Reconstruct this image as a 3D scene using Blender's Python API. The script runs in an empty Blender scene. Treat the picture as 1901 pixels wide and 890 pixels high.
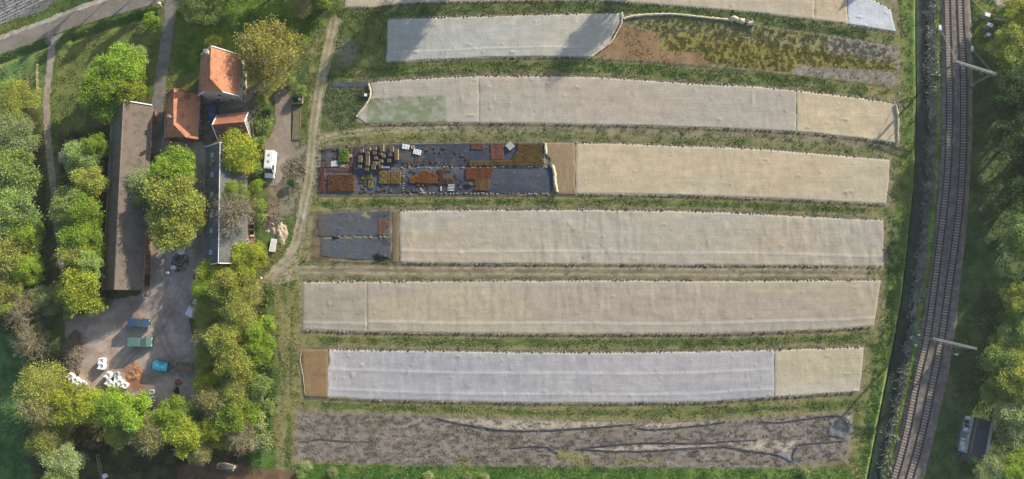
import bpy, bmesh, math, random
import numpy as np
from mathutils import Vector, Matrix
R = math.radians
random.seed(7)
# ------------------------------------------------------------------ camera
CAM_H, FPX, CX, CY = 150.0, 1305.0, 950.5, 445.0
TILT = math.atan(155.0 / FPX)
scene = bpy.context.scene
cam_data = bpy.data.cameras.new("camera")
cam_data.sensor_width = 36.0
cam_data.lens = 36.0 * FPX / 1901.0
cam_data.clip_end = 9000
cam = bpy.data.objects.new("camera", cam_data)
scene.collection.objects.link(cam)
cam.location = (0, 0, CAM_H)
cam.rotation_euler = (TILT, 0, 0)
scene.camera = cam
# ------------------------------------------------------------------ light
SUN_EL, SUN_AZ = 18.0, 46.0          # azimuth counted from +x towards +y
world = bpy.data.worlds.new("World"); scene.world = world; world.use_nodes = True
nt = world.node_tree; nt.nodes.clear()
sky = nt.nodes.new("ShaderNodeTexSky"); sky.sky_type = 'NISHITA'; sky.sun_disc = False
sky.sun_elevation = R(SUN_EL); sky.sun_rotation = R(90 - SUN_AZ)
sky.altitude = 50; sky.air_density = 1.0; sky.dust_density = 1.5
bg = nt.nodes.new("ShaderNodeBackground"); bg.inputs[1].default_value = 0.125
out = nt.nodes.new("ShaderNodeOutputWorld")
nt.links.new(sky.outputs[0], bg.inputs[0]); nt.links.new(bg.outputs[0], out.inputs[0])
sd = bpy.data.lights.new("sun", 'SUN'); sd.energy = 4.8; sd.angle = R(0.5); sd.color = (1.0, 0.895, 0.73)
sun = bpy.data.objects.new("sun", sd); scene.collection.objects.link(sun)
sv = Vector((math.cos(R(SUN_EL)) * math.cos(R(SUN_AZ)), math.cos(R(SUN_EL)) * math.sin(R(SUN_AZ)), math.sin(R(SUN_EL))))
sun.rotation_euler = sv.to_track_quat('Z', 'Y').to_euler()
sun.location = (60, 60, 60)
scene.view_settings.view_transform = 'Standard'; scene.view_settings.look = 'None'
scene.view_settings.gamma = 1; scene.view_settings.exposure = 0.72
scene.view_settings.use_curve_mapping = False
scene.render.engine = 'CYCLES'
scene.cycles.max_bounces = 5; scene.cycles.diffuse_bounces = 3; scene.cycles.transparent_max_bounces = 8

# ------------------------------------------------------------------ survey: air-photo measure <-> metres on site
def P(px, py, z=0.0):
    dx, dy, dz = (px - CX) / FPX, -(py - CY) / FPX, -1.0
    c, s = math.cos(TILT), math.sin(TILT)
    wy, wz = dy * c - dz * s, dy * s + dz * c
    t = (CAM_H - z) / -wz
    return Vector((dx * t, wy * t, z))
def to_px(x, y):
    c, s = math.cos(TILT), math.sin(TILT)
    cy = y * c + (-CAM_H) * s
    cz = -y * s + (-CAM_H) * c
    return CX + FPX * x / -cz, CY - FPX * cy / -cz
def lin(r, g, b, k=0.9):
    f = lambda v: (v / 255 / 12.92 if v / 255 <= 0.04045 else ((v / 255 + 0.055) / 1.055) ** 2.4)
    return np.array([f(r) * k, f(g) * k, f(b) * k])

# ------------------------------------------------------------------ noise
def vnoise(x, y, scale, seed):
    rs = np.random.RandomState(seed); lat = rs.rand(256, 256)
    u, v = np.asarray(x) / scale + 1000.3, np.asarray(y) / scale + 1000.7
    iu, iv = np.floor(u).astype(int), np.floor(v).astype(int)
    fu, fv = u - iu, v - iv
    fu = fu * fu * (3 - 2 * fu); fv = fv * fv * (3 - 2 * fv)
    a = lat[iu % 256, iv % 256]; b = lat[(iu + 1) % 256, iv % 256]
    c = lat[iu % 256, (iv + 1) % 256]; d = lat[(iu + 1) % 256, (iv + 1) % 256]
    return (a * (1 - fu) + b * fu) * (1 - fv) + (c * (1 - fu) + d * fu) * fv
def fbm(x, y, scale, seed, o=4):
    t = 0; a = 1; n = 0
    for i in range(o):
        t = t + a * vnoise(x, y, scale / 2 ** i, seed + i * 17); n += a; a *= 0.55
    return t / n
def sm(x, a, b):
    t = np.clip((x - a) / (b - a), 0, 1); return t * t * (3 - 2 * t)
def seg_dist(px, py, pts, closed=False):
    d = np.full(np.shape(px), 1e9)
    n = len(pts)
    for i in range(n if closed else n - 1):
        (x0, y0), (x1, y1) = pts[i], pts[(i + 1) % n]
        vx, vy = x1 - x0, y1 - y0
        t = np.clip(((px - x0) * vx + (py - y0) * vy) / (vx * vx + vy * vy + 1e-9), 0, 1)
        d = np.minimum(d, np.hypot(px - x0 - t * vx, py - y0 - t * vy))
    return d
def inside(px, py, pts):
    r = np.zeros(np.shape(px), bool); n = len(pts)
    for i in range(n):
        (x0, y0), (x1, y1) = pts[i], pts[(i + 1) % n]
        if y0 == y1: continue
        c = ((y0 > py) != (y1 > py)) & (px < (x1 - x0) * (py - y0) / (y1 - y0) + x0)
        r ^= c
    return r
def poly_m(px, py, pts, soft=3, rag=0, seed=5):
    """0..1 mask of a surveyed outline; rag wobbles its edge"""
    m = np.zeros(np.shape(px))
    xs_, ys_ = [p[0] for p in pts], [p[1] for p in pts]
    q = (px > min(xs_) - soft - rag - 3) & (px < max(xs_) + soft + rag + 3) & (py > min(ys_) - soft - rag - 3) & (py < max(ys_) + soft + rag + 3)
    if not q.any(): return m
    a, b = px[q], py[q]
    if rag:
        n1, n2 = fbm(a, b, 14, seed, 3) - .5, fbm(a, b, 14, seed + 99, 3) - .5
        a, b = a + n1 * 2 * rag, b + n2 * 2 * rag
    d = seg_dist(a, b, pts, True); d = np.where(inside(a, b, pts), d, -d)
    m[q] = sm(d, -soft * .5, soft * .5); return m
def line_m(px, py, pts, w, soft=2, rag=0, seed=5):
    m = np.zeros(np.shape(px))
    xs_, ys_ = [p[0] for p in pts], [p[1] for p in pts]; e = w + soft + rag + 3
    q = (px > min(xs_) - e) & (px < max(xs_) + e) & (py > min(ys_) - e) & (py < max(ys_) + e)
    if not q.any(): return m
    a, b = px[q], py[q]
    if rag:
        n1, n2 = fbm(a, b, 12, seed, 3) - .5, fbm(a, b, 12, seed + 99, 3) - .5
        a, b = a + n1 * 2 * rag, b + n2 * 2 * rag
    d = seg_dist(a, b, pts); m[q] = 1 - sm(d, w * .5 - soft * .5, w * .5 + soft * .5); return m

# ------------------------------------------------------------------ object helpers
col = scene.collection
def tag(o, label=None, cat=None, group=None, kind=None):
    if label: o['label'] = label
    if cat: o['category'] = cat
    if group: o['group'] = group
    if kind: o['kind'] = kind
    return o
def empty(name, loc, rz=0, label=None, cat=None, group=None):
    o = bpy.data.objects.new(name, None); col.objects.link(o)
    o.location = loc; o.rotation_euler = (0, 0, rz); o.empty_display_size = .3
    return tag(o, label, cat, group)
def copy_tree(o, parent=None):
    c = o.copy(); col.objects.link(c)
    if parent is not None: c.parent = parent
    for ch in list(o.children): copy_tree(ch, c)
    return c
def np_mesh(name, V, F, mat, parent=None, cols=None, smooth=False):
    """V (n,3); F (m,k) int array or list of tuples"""
    me = bpy.data.meshes.new(name)
    V = np.asarray(V, dtype=np.float32)
    if isinstance(F, np.ndarray):
        k = F.shape[1]; m = F.shape[0]
        me.vertices.add(len(V)); me.vertices.foreach_set('co', V.ravel())
        me.loops.add(m * k); me.loops.foreach_set('vertex_index', F.astype(np.int32).ravel())
        me.polygons.add(m); me.polygons.foreach_set('loop_start', np.arange(0, m * k, k, dtype=np.int32))
        me.polygons.foreach_set('loop_total', np.full(m, k, dtype=np.int32))
        me.update(calc_edges=True)
    else:
        me.from_pydata([tuple(map(float, v)) for v in V], [], F)
    if cols is not None:
        at = me.color_attributes.new('Col', 'FLOAT_COLOR', 'POINT')
        c4 = np.ones((len(V), 4), np.float32); c4[:, :3] = cols
        at.data.foreach_set('color', c4.ravel())
    if smooth: me.polygons.foreach_set('use_smooth', np.ones(len(me.polygons), bool))
    if mat: me.materials.append(mat)
    o = bpy.data.objects.new(name, me); col.objects.link(o)
    if parent is not None: o.parent = parent
    return o
class MB:
    def __init__(s): s.v = []; s.f = []; s.c = []; s.cc = None
    def add(s, vs, fs, c=None):
        n = len(s.v); s.v += [tuple(v) for v in vs]; s.f += [tuple(i + n for i in f) for f in fs]
        s.c += [c if c is not None else (1, 1, 1)] * len(vs)
    def box(s, x0, y0, z0, x1, y1, z1, c=None, M=None):
        vs = [Vector(p) for p in ((x0,y0,z0),(x1,y0,z0),(x1,y1,z0),(x0,y1,z0),(x0,y0,z1),(x1,y0,z1),(x1,y1,z1),(x0,y1,z1))]
        if M is not None: vs = [M @ v for v in vs]
        s.add(vs, [(0,3,2,1),(4,5,6,7),(0,1,5,4),(1,2,6,5),(2,3,7,6),(3,0,4,7)], c)
    def tube(s, a, b, r0, r1=None, n=6, c=None, cap=True):
        a, b = Vector(a), Vector(b); r1 = r0 if r1 is None else r1
        d = (b - a); 
        if d.length < 1e-5: return
        q = d.normalized().to_track_quat('Z', 'Y')
        vs = []
        for (p, r) in ((a, r0), (b, r1)):
            for i in range(n):
                t = 2 * math.pi * i / n; vs.append(p + q @ Vector((r * math.cos(t), r * math.sin(t), 0)))
        fs = [(i, (i + 1) % n, n + (i + 1) % n, n + i) for i in range(n)]
        if cap: fs += [tuple(range(n - 1, -1, -1)), tuple(range(n, 2 * n))]
        s.add(vs, fs, c)
    def beam(s, a, b, w, h, c=None):
        a, b = Vector(a), Vector(b); d = b - a
        q = d.normalized().to_track_quat('X', 'Z').to_matrix().to_4x4()
        s.box(0, -w / 2, -h / 2, d.length, w / 2, h / 2, c, Matrix.Translation(a) @ q)
    def quad(s, *p, c=None): s.add(p, [tuple(range(len(p)))], c)
    def build(s, name, mat, parent=None, smooth=False, bevel=0, colour=False):
        me = bpy.data.meshes.new(name); me.from_pydata(s.v, [], s.f)
        if colour:
            at = me.color_attributes.new('Col', 'FLOAT_COLOR', 'POINT')
            at.data.foreach_set('color', np.array([(c[0], c[1], c[2], 1) for c in s.c], np.float32).ravel())
        bm = bmesh.new(); bm.from_mesh(me); bmesh.ops.recalc_face_normals(bm, faces=bm.faces)
        if bevel: bmesh.ops.bevel(bm, geom=list(bm.edges), offset=bevel, segments=2, affect='EDGES', clamp_overlap=True)
        bm.to_mesh(me); bm.free()
        if smooth: me.polygons.foreach_set('use_smooth', [True] * len(me.polygons))
        if mat: me.materials.append(mat)
        o = bpy.data.objects.new(name, me); col.objects.link(o)
        if parent is not None: o.parent = parent
        return o

# ------------------------------------------------------------------ materials
def new_mat(name):
    m = bpy.data.materials.new(name); m.use_nodes = True; n = m.node_tree
    b = n.nodes['Principled BSDF']; b.inputs['Specular IOR Level'].default_value = 0.25
    return m, n, b
def mat_attr(name, rough=.9, nscale=6, namp=.25, bump=.0, bscale=9, spec=.2, sheen=0):
    """colour from the mesh, broken up by fine object-space noise"""
    m, n, b = new_mat(name)
    b.inputs['Specular IOR Level'].default_value = spec
    a = n.nodes.new('ShaderNodeAttribute'); a.attribute_name = 'Col'
    tc = n.nodes.new('ShaderNodeTexCoord')
    no = n.nodes.new('ShaderNodeTexNoise'); no.inputs['Scale'].default_value = nscale; no.inputs['Detail'].default_value = 3
    n.links.new(tc.outputs['Object'], no.inputs['Vector'])
    mr = n.nodes.new('ShaderNodeMapRange'); mr.inputs[1].default_value = .25; mr.inputs[2].default_value = .75
    mr.inputs[3].default_value = 1 - namp; mr.inputs[4].default_value = 1 + namp
    n.links.new(no.outputs[0], mr.inputs[0])
    mx = n.nodes.new('ShaderNodeVectorMath'); mx.operation = 'SCALE'
    n.links.new(a.outputs['Color'], mx.inputs[0]); n.links.new(mr.outputs[0], mx.inputs['Scale'])
    n.links.new(mx.outputs[0], b.inputs['Base Color']); b.inputs['Roughness'].default_value = rough
    if bump:
        bn = n.nodes.new('ShaderNodeTexNoise'); bn.inputs['Scale'].default_value = bscale; bn.inputs['Detail'].default_value = 4
        n.links.new(tc.outputs['Object'], bn.inputs['Vector'])
        bp = n.nodes.new('ShaderNodeBump'); bp.inputs['Strength'].default_value = bump; bp.inputs['Distance'].default_value = .1
        n.links.new(bn.outputs[0], bp.inputs['Height']); n.links.new(bp.outputs[0], b.inputs['Normal'])
    return m
def mat_col(name, c, rough=.8, nscale=3, namp=.2, bump=0, metal=0, spec=.3):
    m, n, b = new_mat(name); c = tuple(c)
    b.inputs['Roughness'].default_value = rough; b.inputs['Metallic'].default_value = metal
    b.inputs['Specular IOR Level'].default_value = spec
    tc = n.nodes.new('ShaderNodeTexCoord'); no = n.nodes.new('ShaderNodeTexNoise')
    no.inputs['Scale'].default_value = nscale; no.inputs['Detail'].default_value = 4
    n.links.new(tc.outputs['Object'], no.inputs['Vector'])
    r = n.nodes.new('ShaderNodeValToRGB')
    r.color_ramp.elements[0].position = .3; r.color_ramp.elements[1].position = .7
    r.color_ramp.elements[0].color = (*[v * (1 - namp) for v in c[:3]], 1); r.color_ramp.elements[1].color = (*[min(1, v * (1 + namp)) for v in c[:3]], 1)
    n.links.new(no.outputs[0], r.inputs[0]); n.links.new(r.outputs[0], b.inputs['Base Color'])
    if bump:
        bp = n.nodes.new('ShaderNodeBump'); bp.inputs['Strength'].default_value = bump; bp.inputs['Distance'].default_value = .1
        n.links.new(no.outputs[0], bp.inputs['Height']); n.links.new(bp.outputs[0], b.inputs['Normal'])
    return m
def mat_roof(name, c0, c1, stain, row=.34, rowstr=.5, moss=None):
    """tiled / corrugated roof: courses along the eaves, columns down the slope, weather stains"""
    m, n, b = new_mat(name); b.inputs['Roughness'].default_value = .85
    tc = n.nodes.new('ShaderNodeTexCoord')
    n1 = n.nodes.new('ShaderNodeTexNoise'); n1.inputs['Scale'].default_value = .55; n1.inputs['Detail'].default_value = 6; n1.inputs['Roughness'].default_value = .7
    n2 = n.nodes.new('ShaderNodeTexNoise'); n2.inputs['Scale'].default_value = 3.5; n2.inputs['Detail'].default_value = 3
    mp = n.nodes.new('ShaderNodeMapping'); mp.inputs['Scale'].default_value = (3, .8, .8)
    n.links.new(tc.outputs['Object'], mp.inputs[0]); n.links.new(tc.outputs['Object'], n1.inputs[0]); n.links.new(mp.outputs[0], n2.inputs[0])
    r2 = n.nodes.new('ShaderNodeValToRGB'); r2.color_ramp.elements[0].color = (*c0, 1); r2.color_ramp.elements[1].color = (*c1, 1)
    r2.color_ramp.elements[0].position = .35; r2.color_ramp.elements[1].position = .65
    n.links.new(n2.outputs[0], r2.inputs[0])
    rs = n.nodes.new('ShaderNodeMapRange'); rs.inputs[1].default_value = .49; rs.inputs[2].default_value = .62
    n.links.new(n1.outputs[0], rs.inputs[0])
    mx = n.nodes.new('ShaderNodeMixRGB'); n.links.new(rs.outputs[0], mx.inputs[0]); n.links.new(r2.outputs[0], mx.inputs[1]); mx.inputs[2].default_value = (*stain, 1)
    wv = n.nodes.new('ShaderNodeTexWave'); wv.bands_direction = 'Y'; wv.wave_profile = 'SAW'; wv.inputs['Scale'].default_value = .314 / row; wv.inputs['Distortion'].default_value = .3; wv.inputs['Detail'].default_value = 1
    n.links.new(tc.outputs['Object'], wv.inputs[0])
    wx = n.nodes.new('ShaderNodeTexWave'); wx.bands_direction = 'X'; wx.inputs['Scale'].default_value = .314 / (row * .8); wx.inputs['Distortion'].default_value = .2
    n.links.new(tc.outputs['Object'], wx.inputs[0])
    ad = n.nodes.new('ShaderNodeMath'); ad.operation = 'ADD'; n.links.new(wv.outputs[1], ad.inputs[0]); n.links.new(wx.outputs[1], ad.inputs[1])
    bp = n.nodes.new('ShaderNodeBump'); bp.inputs['Strength'].default_value = rowstr; bp.inputs['Distance'].default_value = .06
    n.links.new(ad.outputs[0], bp.inputs['Height']); n.links.new(bp.outputs[0], b.inputs['Normal'])
    n.links.new(mx.outputs[0], b.inputs['Base Color'])
    return m
def mat_leaf(name, c, var=.35, trans=.4):
    m, n, b = new_mat(name); b.inputs['Roughness'].default_value = .65
    a = n.nodes.new('ShaderNodeAttribute'); a.attribute_name = 'Col'
    oi = n.nodes.new('ShaderNodeObjectInfo')
    mr = n.nodes.new('ShaderNodeMapRange'); mr.inputs[3].default_value = .82; mr.inputs[4].default_value = 1.18
    n.links.new(oi.outputs['Random'], mr.inputs[0])
    base = n.nodes.new('ShaderNodeVectorMath'); base.operation = 'MULTIPLY'; base.inputs[1].default_value = tuple(c)
    n.links.new(a.outputs['Color'], base.inputs[0])
    sc = n.nodes.new('ShaderNodeVectorMath'); sc.operation = 'SCALE'
    n.links.new(base.outputs[0], sc.inputs[0]); n.links.new(mr.outputs[0], sc.inputs['Scale'])
    n.links.new(sc.outputs[0], b.inputs['Base Color'])
    tr = n.nodes.new('ShaderNodeBsdfTranslucent'); n.links.new(sc.outputs[0], tr.inputs[0])
    mx = n.nodes.new('ShaderNodeMixShader'); mx.inputs[0].default_value = trans
    o = n.nodes['Material Output']
    n.links.new(b.outputs[0], mx.inputs[1]); n.links.new(tr.outputs[0], mx.inputs[2]); n.links.new(mx.outputs[0], o.inputs[0])
    return m
M = {}
M['ground'] = mat_attr('ground_earth_grass', .95, 7, .35, .6, 5)
M['grass'] = mat_attr('grass_blades', .8, 2, .15, 0)
M['path'] = mat_attr('earth_path', .95, 6, .2, .4, 6)
M['asphalt'] = mat_attr('road_asphalt', .9, 5, .12, .15, 12)
M['ballast'] = mat_attr('ballast_stone', .95, 11, .35, .9, 9)
def mat_fleece():
    m = mat_attr('fleece_fabric', .85, 3.0, .08, .45, 4, .15); n = m.node_tree; b = n.nodes['Principled BSDF']
    src = b.inputs['Base Color'].links[0].from_socket; tc = [x for x in n.nodes if x.type == 'TEX_COORD'][0]
    last = src; bumps = b.inputs['Normal'].links[0].from_node
    for sc_, amp, d in (((2.6, .7, 1), .06, 3.0), ((.12, 4.0, 1), .055, 2.0), ((.3, .5, 1), .08, 3.0)):
        mp = n.nodes.new('ShaderNodeMapping'); mp.inputs['Scale'].default_value = sc_; n.links.new(tc.outputs['Object'], mp.inputs[0])
        no = n.nodes.new('ShaderNodeTexNoise'); no.inputs['Scale'].default_value = 1.0; no.inputs['Detail'].default_value = d; n.links.new(mp.outputs[0], no.inputs['Vector'])
        mr = n.nodes.new('ShaderNodeMapRange'); mr.inputs[1].default_value = .3; mr.inputs[2].default_value = .7; mr.inputs[3].default_value = 1 - amp; mr.inputs[4].default_value = 1 + amp
        n.links.new(no.outputs[0], mr.inputs[0]); v = n.nodes.new('ShaderNodeVectorMath'); v.operation = 'SCALE'
        n.links.new(last, v.inputs[0]); n.links.new(mr.outputs[0], v.inputs['Scale']); last = v.outputs[0]
        if sc_[0] == 3.0:
            bp = n.nodes.new('ShaderNodeBump'); bp.inputs['Strength'].default_value = .3; bp.inputs['Distance'].default_value = .12
            n.links.new(no.outputs[0], bp.inputs['Height']); n.links.new(bumps.outputs[0], bp.inputs['Normal']); n.links.new(bp.outputs[0], b.inputs['Normal'])
    n.links.new(last, b.inputs['Base Color']); return m
M['fleece'] = mat_fleece()
M['mat'] = mat_attr('woven_ground_cloth', .7, 6, .3, .3, 6, .3)
M['plants'] = mat_attr('young_plants', .9, 9, .35, .3, 12)
M['water'] = mat_col('ditch_water', (.025, .045, .028), .35, .6, .5, .05, 0, .25)
M['bark'] = mat_col('bark', (.13, .10, .075), .9, 4, .35, .3)
M['twig'] = mat_col('pale_bark', (.25, .21, .155), .9, 4, .25, .2)
M['tile'] = mat_roof('orange_roof_tiles', (.40, .17, .09), (.52, .25, .14), (.27, .11, .07), .34, .35)
M['tile_old'] = mat_roof('weathered_red_tiles', (.26, .10, .06), (.36, .15, .09), (.16, .085, .06), .34, .35)
M['barn_roof'] = mat_roof('old_brown_pantiles', (.135, .108, .09), (.20, .16, .135), (.10, .10, .065), .3, .55)
M['slate'] = mat_roof('grey_fibre_cement_roof', (.11, .115, .12), (.16, .165, .17), (.09, .10, .085), .5, .6)
M['brick'] = mat_col('brick_wall', (.22, .12, .085), .9, 6, .3, .3)
M['render'] = mat_col('cream_wall', (.5, .46, .38), .9, 2, .12)
M['timber'] = mat_col('weathered_timber', (.24, .17, .11), .85, 5, .35, .2)
M['pale_wood'] = mat_col('pale_wood', (.48, .38, .25), .85, 5, .25, .2)
M['white'] = mat_col('white_paint', (.78, .79, .80), .45, 2, .06)
M['white_van'] = mat_col('white_car_paint', (.80, .81, .82), .25, 2, .04, 0, 0, .5)
M['bag'] = mat_col('white_woven_plastic', (.75, .76, .77), .6, 5, .12, .4)
M['grey_bag'] = mat_col('grey_woven_plastic', (.32, .34, .34), .7, 5, .2, .4)
M['glass'] = mat_col('dark_glass', (.03, .05, .065), .08, 2, .1, 0, 0, .7)
M['tyre'] = mat_col('black_rubber', (.02, .02, .02), .8, 3, .2)
M['rim'] = mat_col('wheel_metal', (.4, .4, .41), .4, 3, .1, 0, .7)
M['steel'] = mat_col('galvanised_steel', (.30, .32, .31), .5, 3, .15, 0, .3)
M['rail'] = mat_col('rusty_rail_steel', (.07, .05, .042), .55, 5, .25, 0, .4)
M['concrete'] = mat_col('concrete', (.36, .35, .32), .9, 3, .2, .2)
M['dark'] = mat_col('dark_scrap', (.035, .037, .04), .7, 3, .4)
M['crate_wood'] = mat_col('grey_crate_wood', (.34, .29, .20), .85, 5, .3, .2)
M['lamp'] = mat_col('lamp_lens', (.85, .86, .84), .15, 2, .05, 0, 0, .6)
M['skin'] = mat_col('skin', (.52, .33, .25), .6, 4, .06)
M['skylight'] = mat_col('skylight_panel', (.34, .40, .40), .3, 3, .15)
M['blue'] = mat_col('dark_blue_paint', (.035, .075, .15), .35, 2, .12, 0, 0, .5)
M['green_paint'] = mat_col('faded_green_paint', (.10, .20, .17), .4, 2, .15, 0, 0, .5)
M['tarp'] = mat_col('blue_tarpaulin', (.05, .27, .40), .55, 1.5, .25, .4)
M['sand'] = mat_col('orange_sand', (.33, .17, .09), .95, 2, .25, .5)
M['roof_felt'] = mat_col('roofing_felt', (.055, .065, .08), .8, 1.2, .25, .1)
LEAF = {
 'fresh': mat_leaf('fresh_green_leaves', (.32, .46, .065)),
 'bright': mat_leaf('yellow_green_leaves', (.45, .51, .07)),
 'olive': mat_leaf('olive_spring_leaves', (.43, .47, .11)),
 'green': mat_leaf('mid_green_leaves', (.33, .44, .14)),
 'pale': mat_leaf('pale_grey_green_leaves', (.41, .48, .22)),
 'brown': mat_leaf('brownish_buds', (.42, .41, .16)),
 'dark': mat_leaf('dark_green_leaves', (.09, .17, .06)),
 'yellow': mat_leaf('yellow_blossom_leaves', (.52, .49, .13)),
 'blossom': mat_leaf('white_blossom', (.60, .60, .50)),
}
# ------------------------------------------------------------------ surveyed outlines
ditch_bank = [(1701,-60),(1701,60),(1703,180),(1702,280),(1697,350),(1688,430),(1672,560),(1655,650),(1632,760),(1607,890),(1590,960)]
ditch_mid = [(x + dx, y) for (x, y), dx in zip([(1713,-60),(1713,60),(1714,180),(1713,280),(1709,350),(1701,430),(1687,560),(1671,650),(1649,760),(1624,890),(1607,960)], [0]*11)]
reed_line = [(1730,-60),(1731,60),(1732,180),(1730,280),(1726,350),(1716,430),(1703,560),(1686,650),(1663,760),(1640,890),(1622,960)]
bal_l = [(1747,-60),(1747,60),(1747,150),(1748,250),(1741,350),(1734,450),(1721,540),(1707,620),(1694,700),(1671,800),(1648,890),(1630,960)]
bal_r = [(1799,-60),(1804,60),(1806,150),(1805,250),(1800,350),(1793,440),(1783,520),(1776,600),(1760,700),(1737,800),(1715,890),(1696,960)]
track_l = [(1757.5,-60),(1759,0),(1761,80),(1763,150),(1763,215),(1760.5,300),(1753,385),(1740,486),(1727,590),(1717,649),(1704,698),(1684,805),(1662,884),(1638,960)]
track_r = [(1781,-60),(1783,0),(1787,100),(1788.5,160),(1788.5,215),(1787.5,300),(1780,400),(1766,500),(1753.5,588),(1745,646),(1734,698),(1712,805),(1690.5,884),(1666,960)]
dirt_main = [(622,40),(612,80),(601,130),(592,180),(584,230),(580,280),(574,340),(562,400),(549,455),(530,485),(500,515)]
lane = [(93,66),(96,95),(91,140),(86,185),(88,250),(93,295),(99,340),(103,400),(111,450),(117,510),(122,560)]
drive = [(322,-30),(316,20),(309,80),(301,130),(293,190),(289,250),(287,300)]
road_u = [(-60,95),(0,72),(50,55),(91,39),(162,12),(215,-4),(330,-40),(420,-70)]
road_d = [(-60,122),(0,101),(50,84),(84,71),(128,55),(202,32),(256,17),(300,4),(440,-48)]
road = road_u + road_d[::-1]
# fields: (top edge, bottom edge) read left to right
F = {
 0: ([(640,-88),(900,-92),(1200,-86),(1450,-60),(1660,-25)], [(641,15),(665,14),(690,14),(760,6),(885,3),(1000,1),(1120,2),(1250,11),(1400,24),(1520,38),(1600,50),(1664,60)]),
 1: ([(721,36),(800,33),(900,30),(1000,27),(1100,25),(1155,24),(1260,30),(1400,45),(1545,66),(1664,88)], [(717,116),(800,112),(850,110),(900,107),(1000,106),(1100,107),(1200,112),(1320,122),(1480,138),(1664,160)]),
 2: ([(686,153),(760,147),(830,143),(889,141),(1000,141),(1100,143),(1200,149),(1300,156),(1400,160),(1480,168),(1600,182),(1662,192)], [(662,226),(680,231),(825,229),(890,229),(1000,230),(1200,234),(1400,241),(1500,247),(1600,258),(1668,268)]),
 3: ([(596,276),(700,269),(850,266),(1010,265),(1150,266),(1250,270),(1400,275),(1550,288),(1652,296)], [(592,361),(800,361),(1028,361),(1150,361),(1300,364),(1500,372),(1645,380)]),
 4: ([(578,398),(650,393),(742,391),(900,389),(1100,389),(1200,390),(1350,394),(1500,402),(1640,408)], [(574,482),(740,488),(900,490),(1200,492),(1500,494),(1640,496)]),
 5: ([(561,523),(700,522),(900,521),(1100,520),(1350,521),(1550,520),(1637,520)], [(561,613),(680,617),(900,620),(1100,621),(1350,620),(1550,612),(1622,606)]),
 6: ([(559,649),(611,649),(800,651),(1000,654),(1150,654),(1300,652),(1440,649),(1604,644)], [(566,737),(608,738),(700,743),(850,746),(1000,749),(1150,749),(1300,747),(1436,738),(1596,728)]),
 7: ([(553,765),(700,770),(850,776),(1000,782),(1150,785),(1300,783),(1450,776),(1580,766)], [(550,853),(700,861),(900,871),(1100,877),(1300,875),(1450,867),(1571,854)]),
}
def yat(edge, x):
    xs_ = [p[0] for p in edge]; ys_ = [p[1] for p in edge]
    return np.interp(x, xs_, ys_)
def field_poly(i, grow=0):
    t, b = F[i]
    return [(x + (-grow if k == 0 else grow if k == len(t) - 1 else 0), y - grow) for k, (x, y) in enumerate(t)] + [(x + (-grow if k == 0 else grow if k == len(b) - 1 else 0), y + grow) for k, (x, y) in enumerate(b)][::-1]
yard = [(118,600),(150,585),(200,560),(262,548),(276,500),(276,300),(282,262),(300,255),(372,262),(380,270),(384,480),(372,520),(352,560),(352,600),(366,650),(362,740),(300,760),(130,735),(150,690),(128,650)]

# ------------------------------------------------------------------ ground sheet
def axis(a, b, st):
    m = np.arange(a, b + st, st); e = [m[-1]]; d = st
    while e[-1] < 3500: d *= 1.35; e.append(e[-1] + d)
    f = [m[0]]; d = st
    while f[-1] > -3500: d *= 1.35; f.append(f[-1] - d)
    return np.concatenate([np.array(f[1:][::-1]), m, np.array(e[1:])])
gx, gy = axis(-120, 120, .24), axis(-36, 78, .24)
GX, GY = np.meshgrid(gx, gy)
safe = GY < 900
PX, PY = to_px(np.clip(GX, -900, 900), np.clip(GY, -600, 900))
sh = GX.shape
far = (np.abs(GX) > 500) | (GY > 500) | (GY < -500)
PX = np.where(far, -9999, PX); PY = np.where(far, -9999, PY)

def ground_z(x, y, px, py):
    z = (fbm(x, y, 3, 11, 3) - .5) * .16
    z = z - 1.15 * (1 - sm(seg_dist(px, py, ditch_mid), 6, 19))
    z = z - .45 * (1 - sm(seg_dist(px, py, reed_line), 2, 12))
    rail = np.array(track_l) * .5 + np.array([(np.interp(p[1], [q[1] for q in track_r], [q[0] for q in track_r]), p[1]) for p in track_l]) * .5
    d = seg_dist(px, py, [tuple(p) for p in rail])
    z = z * sm(d, 24, 40) - .02 * (1 - sm(d, 24, 40))
    z = z - .9 * line_m(px, py, [(-60,128),(0,114),(60,92),(86,82)], 11, 9) - .9 * line_m(px, py, [(132,74),(170,60),(220,44),(285,24)], 12, 9)
    z = z - .07 * line_m(px, py, [(p[0] - 5, p[1]) for p in dirt_main], 4, 4) - .07 * line_m(px, py, [(p[0] + 5, p[1]) for p in dirt_main], 4, 4)
    return z
GZ = ground_z(GX, GY, PX, PY)
GZ = np.where(far, -.3, GZ)

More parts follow.
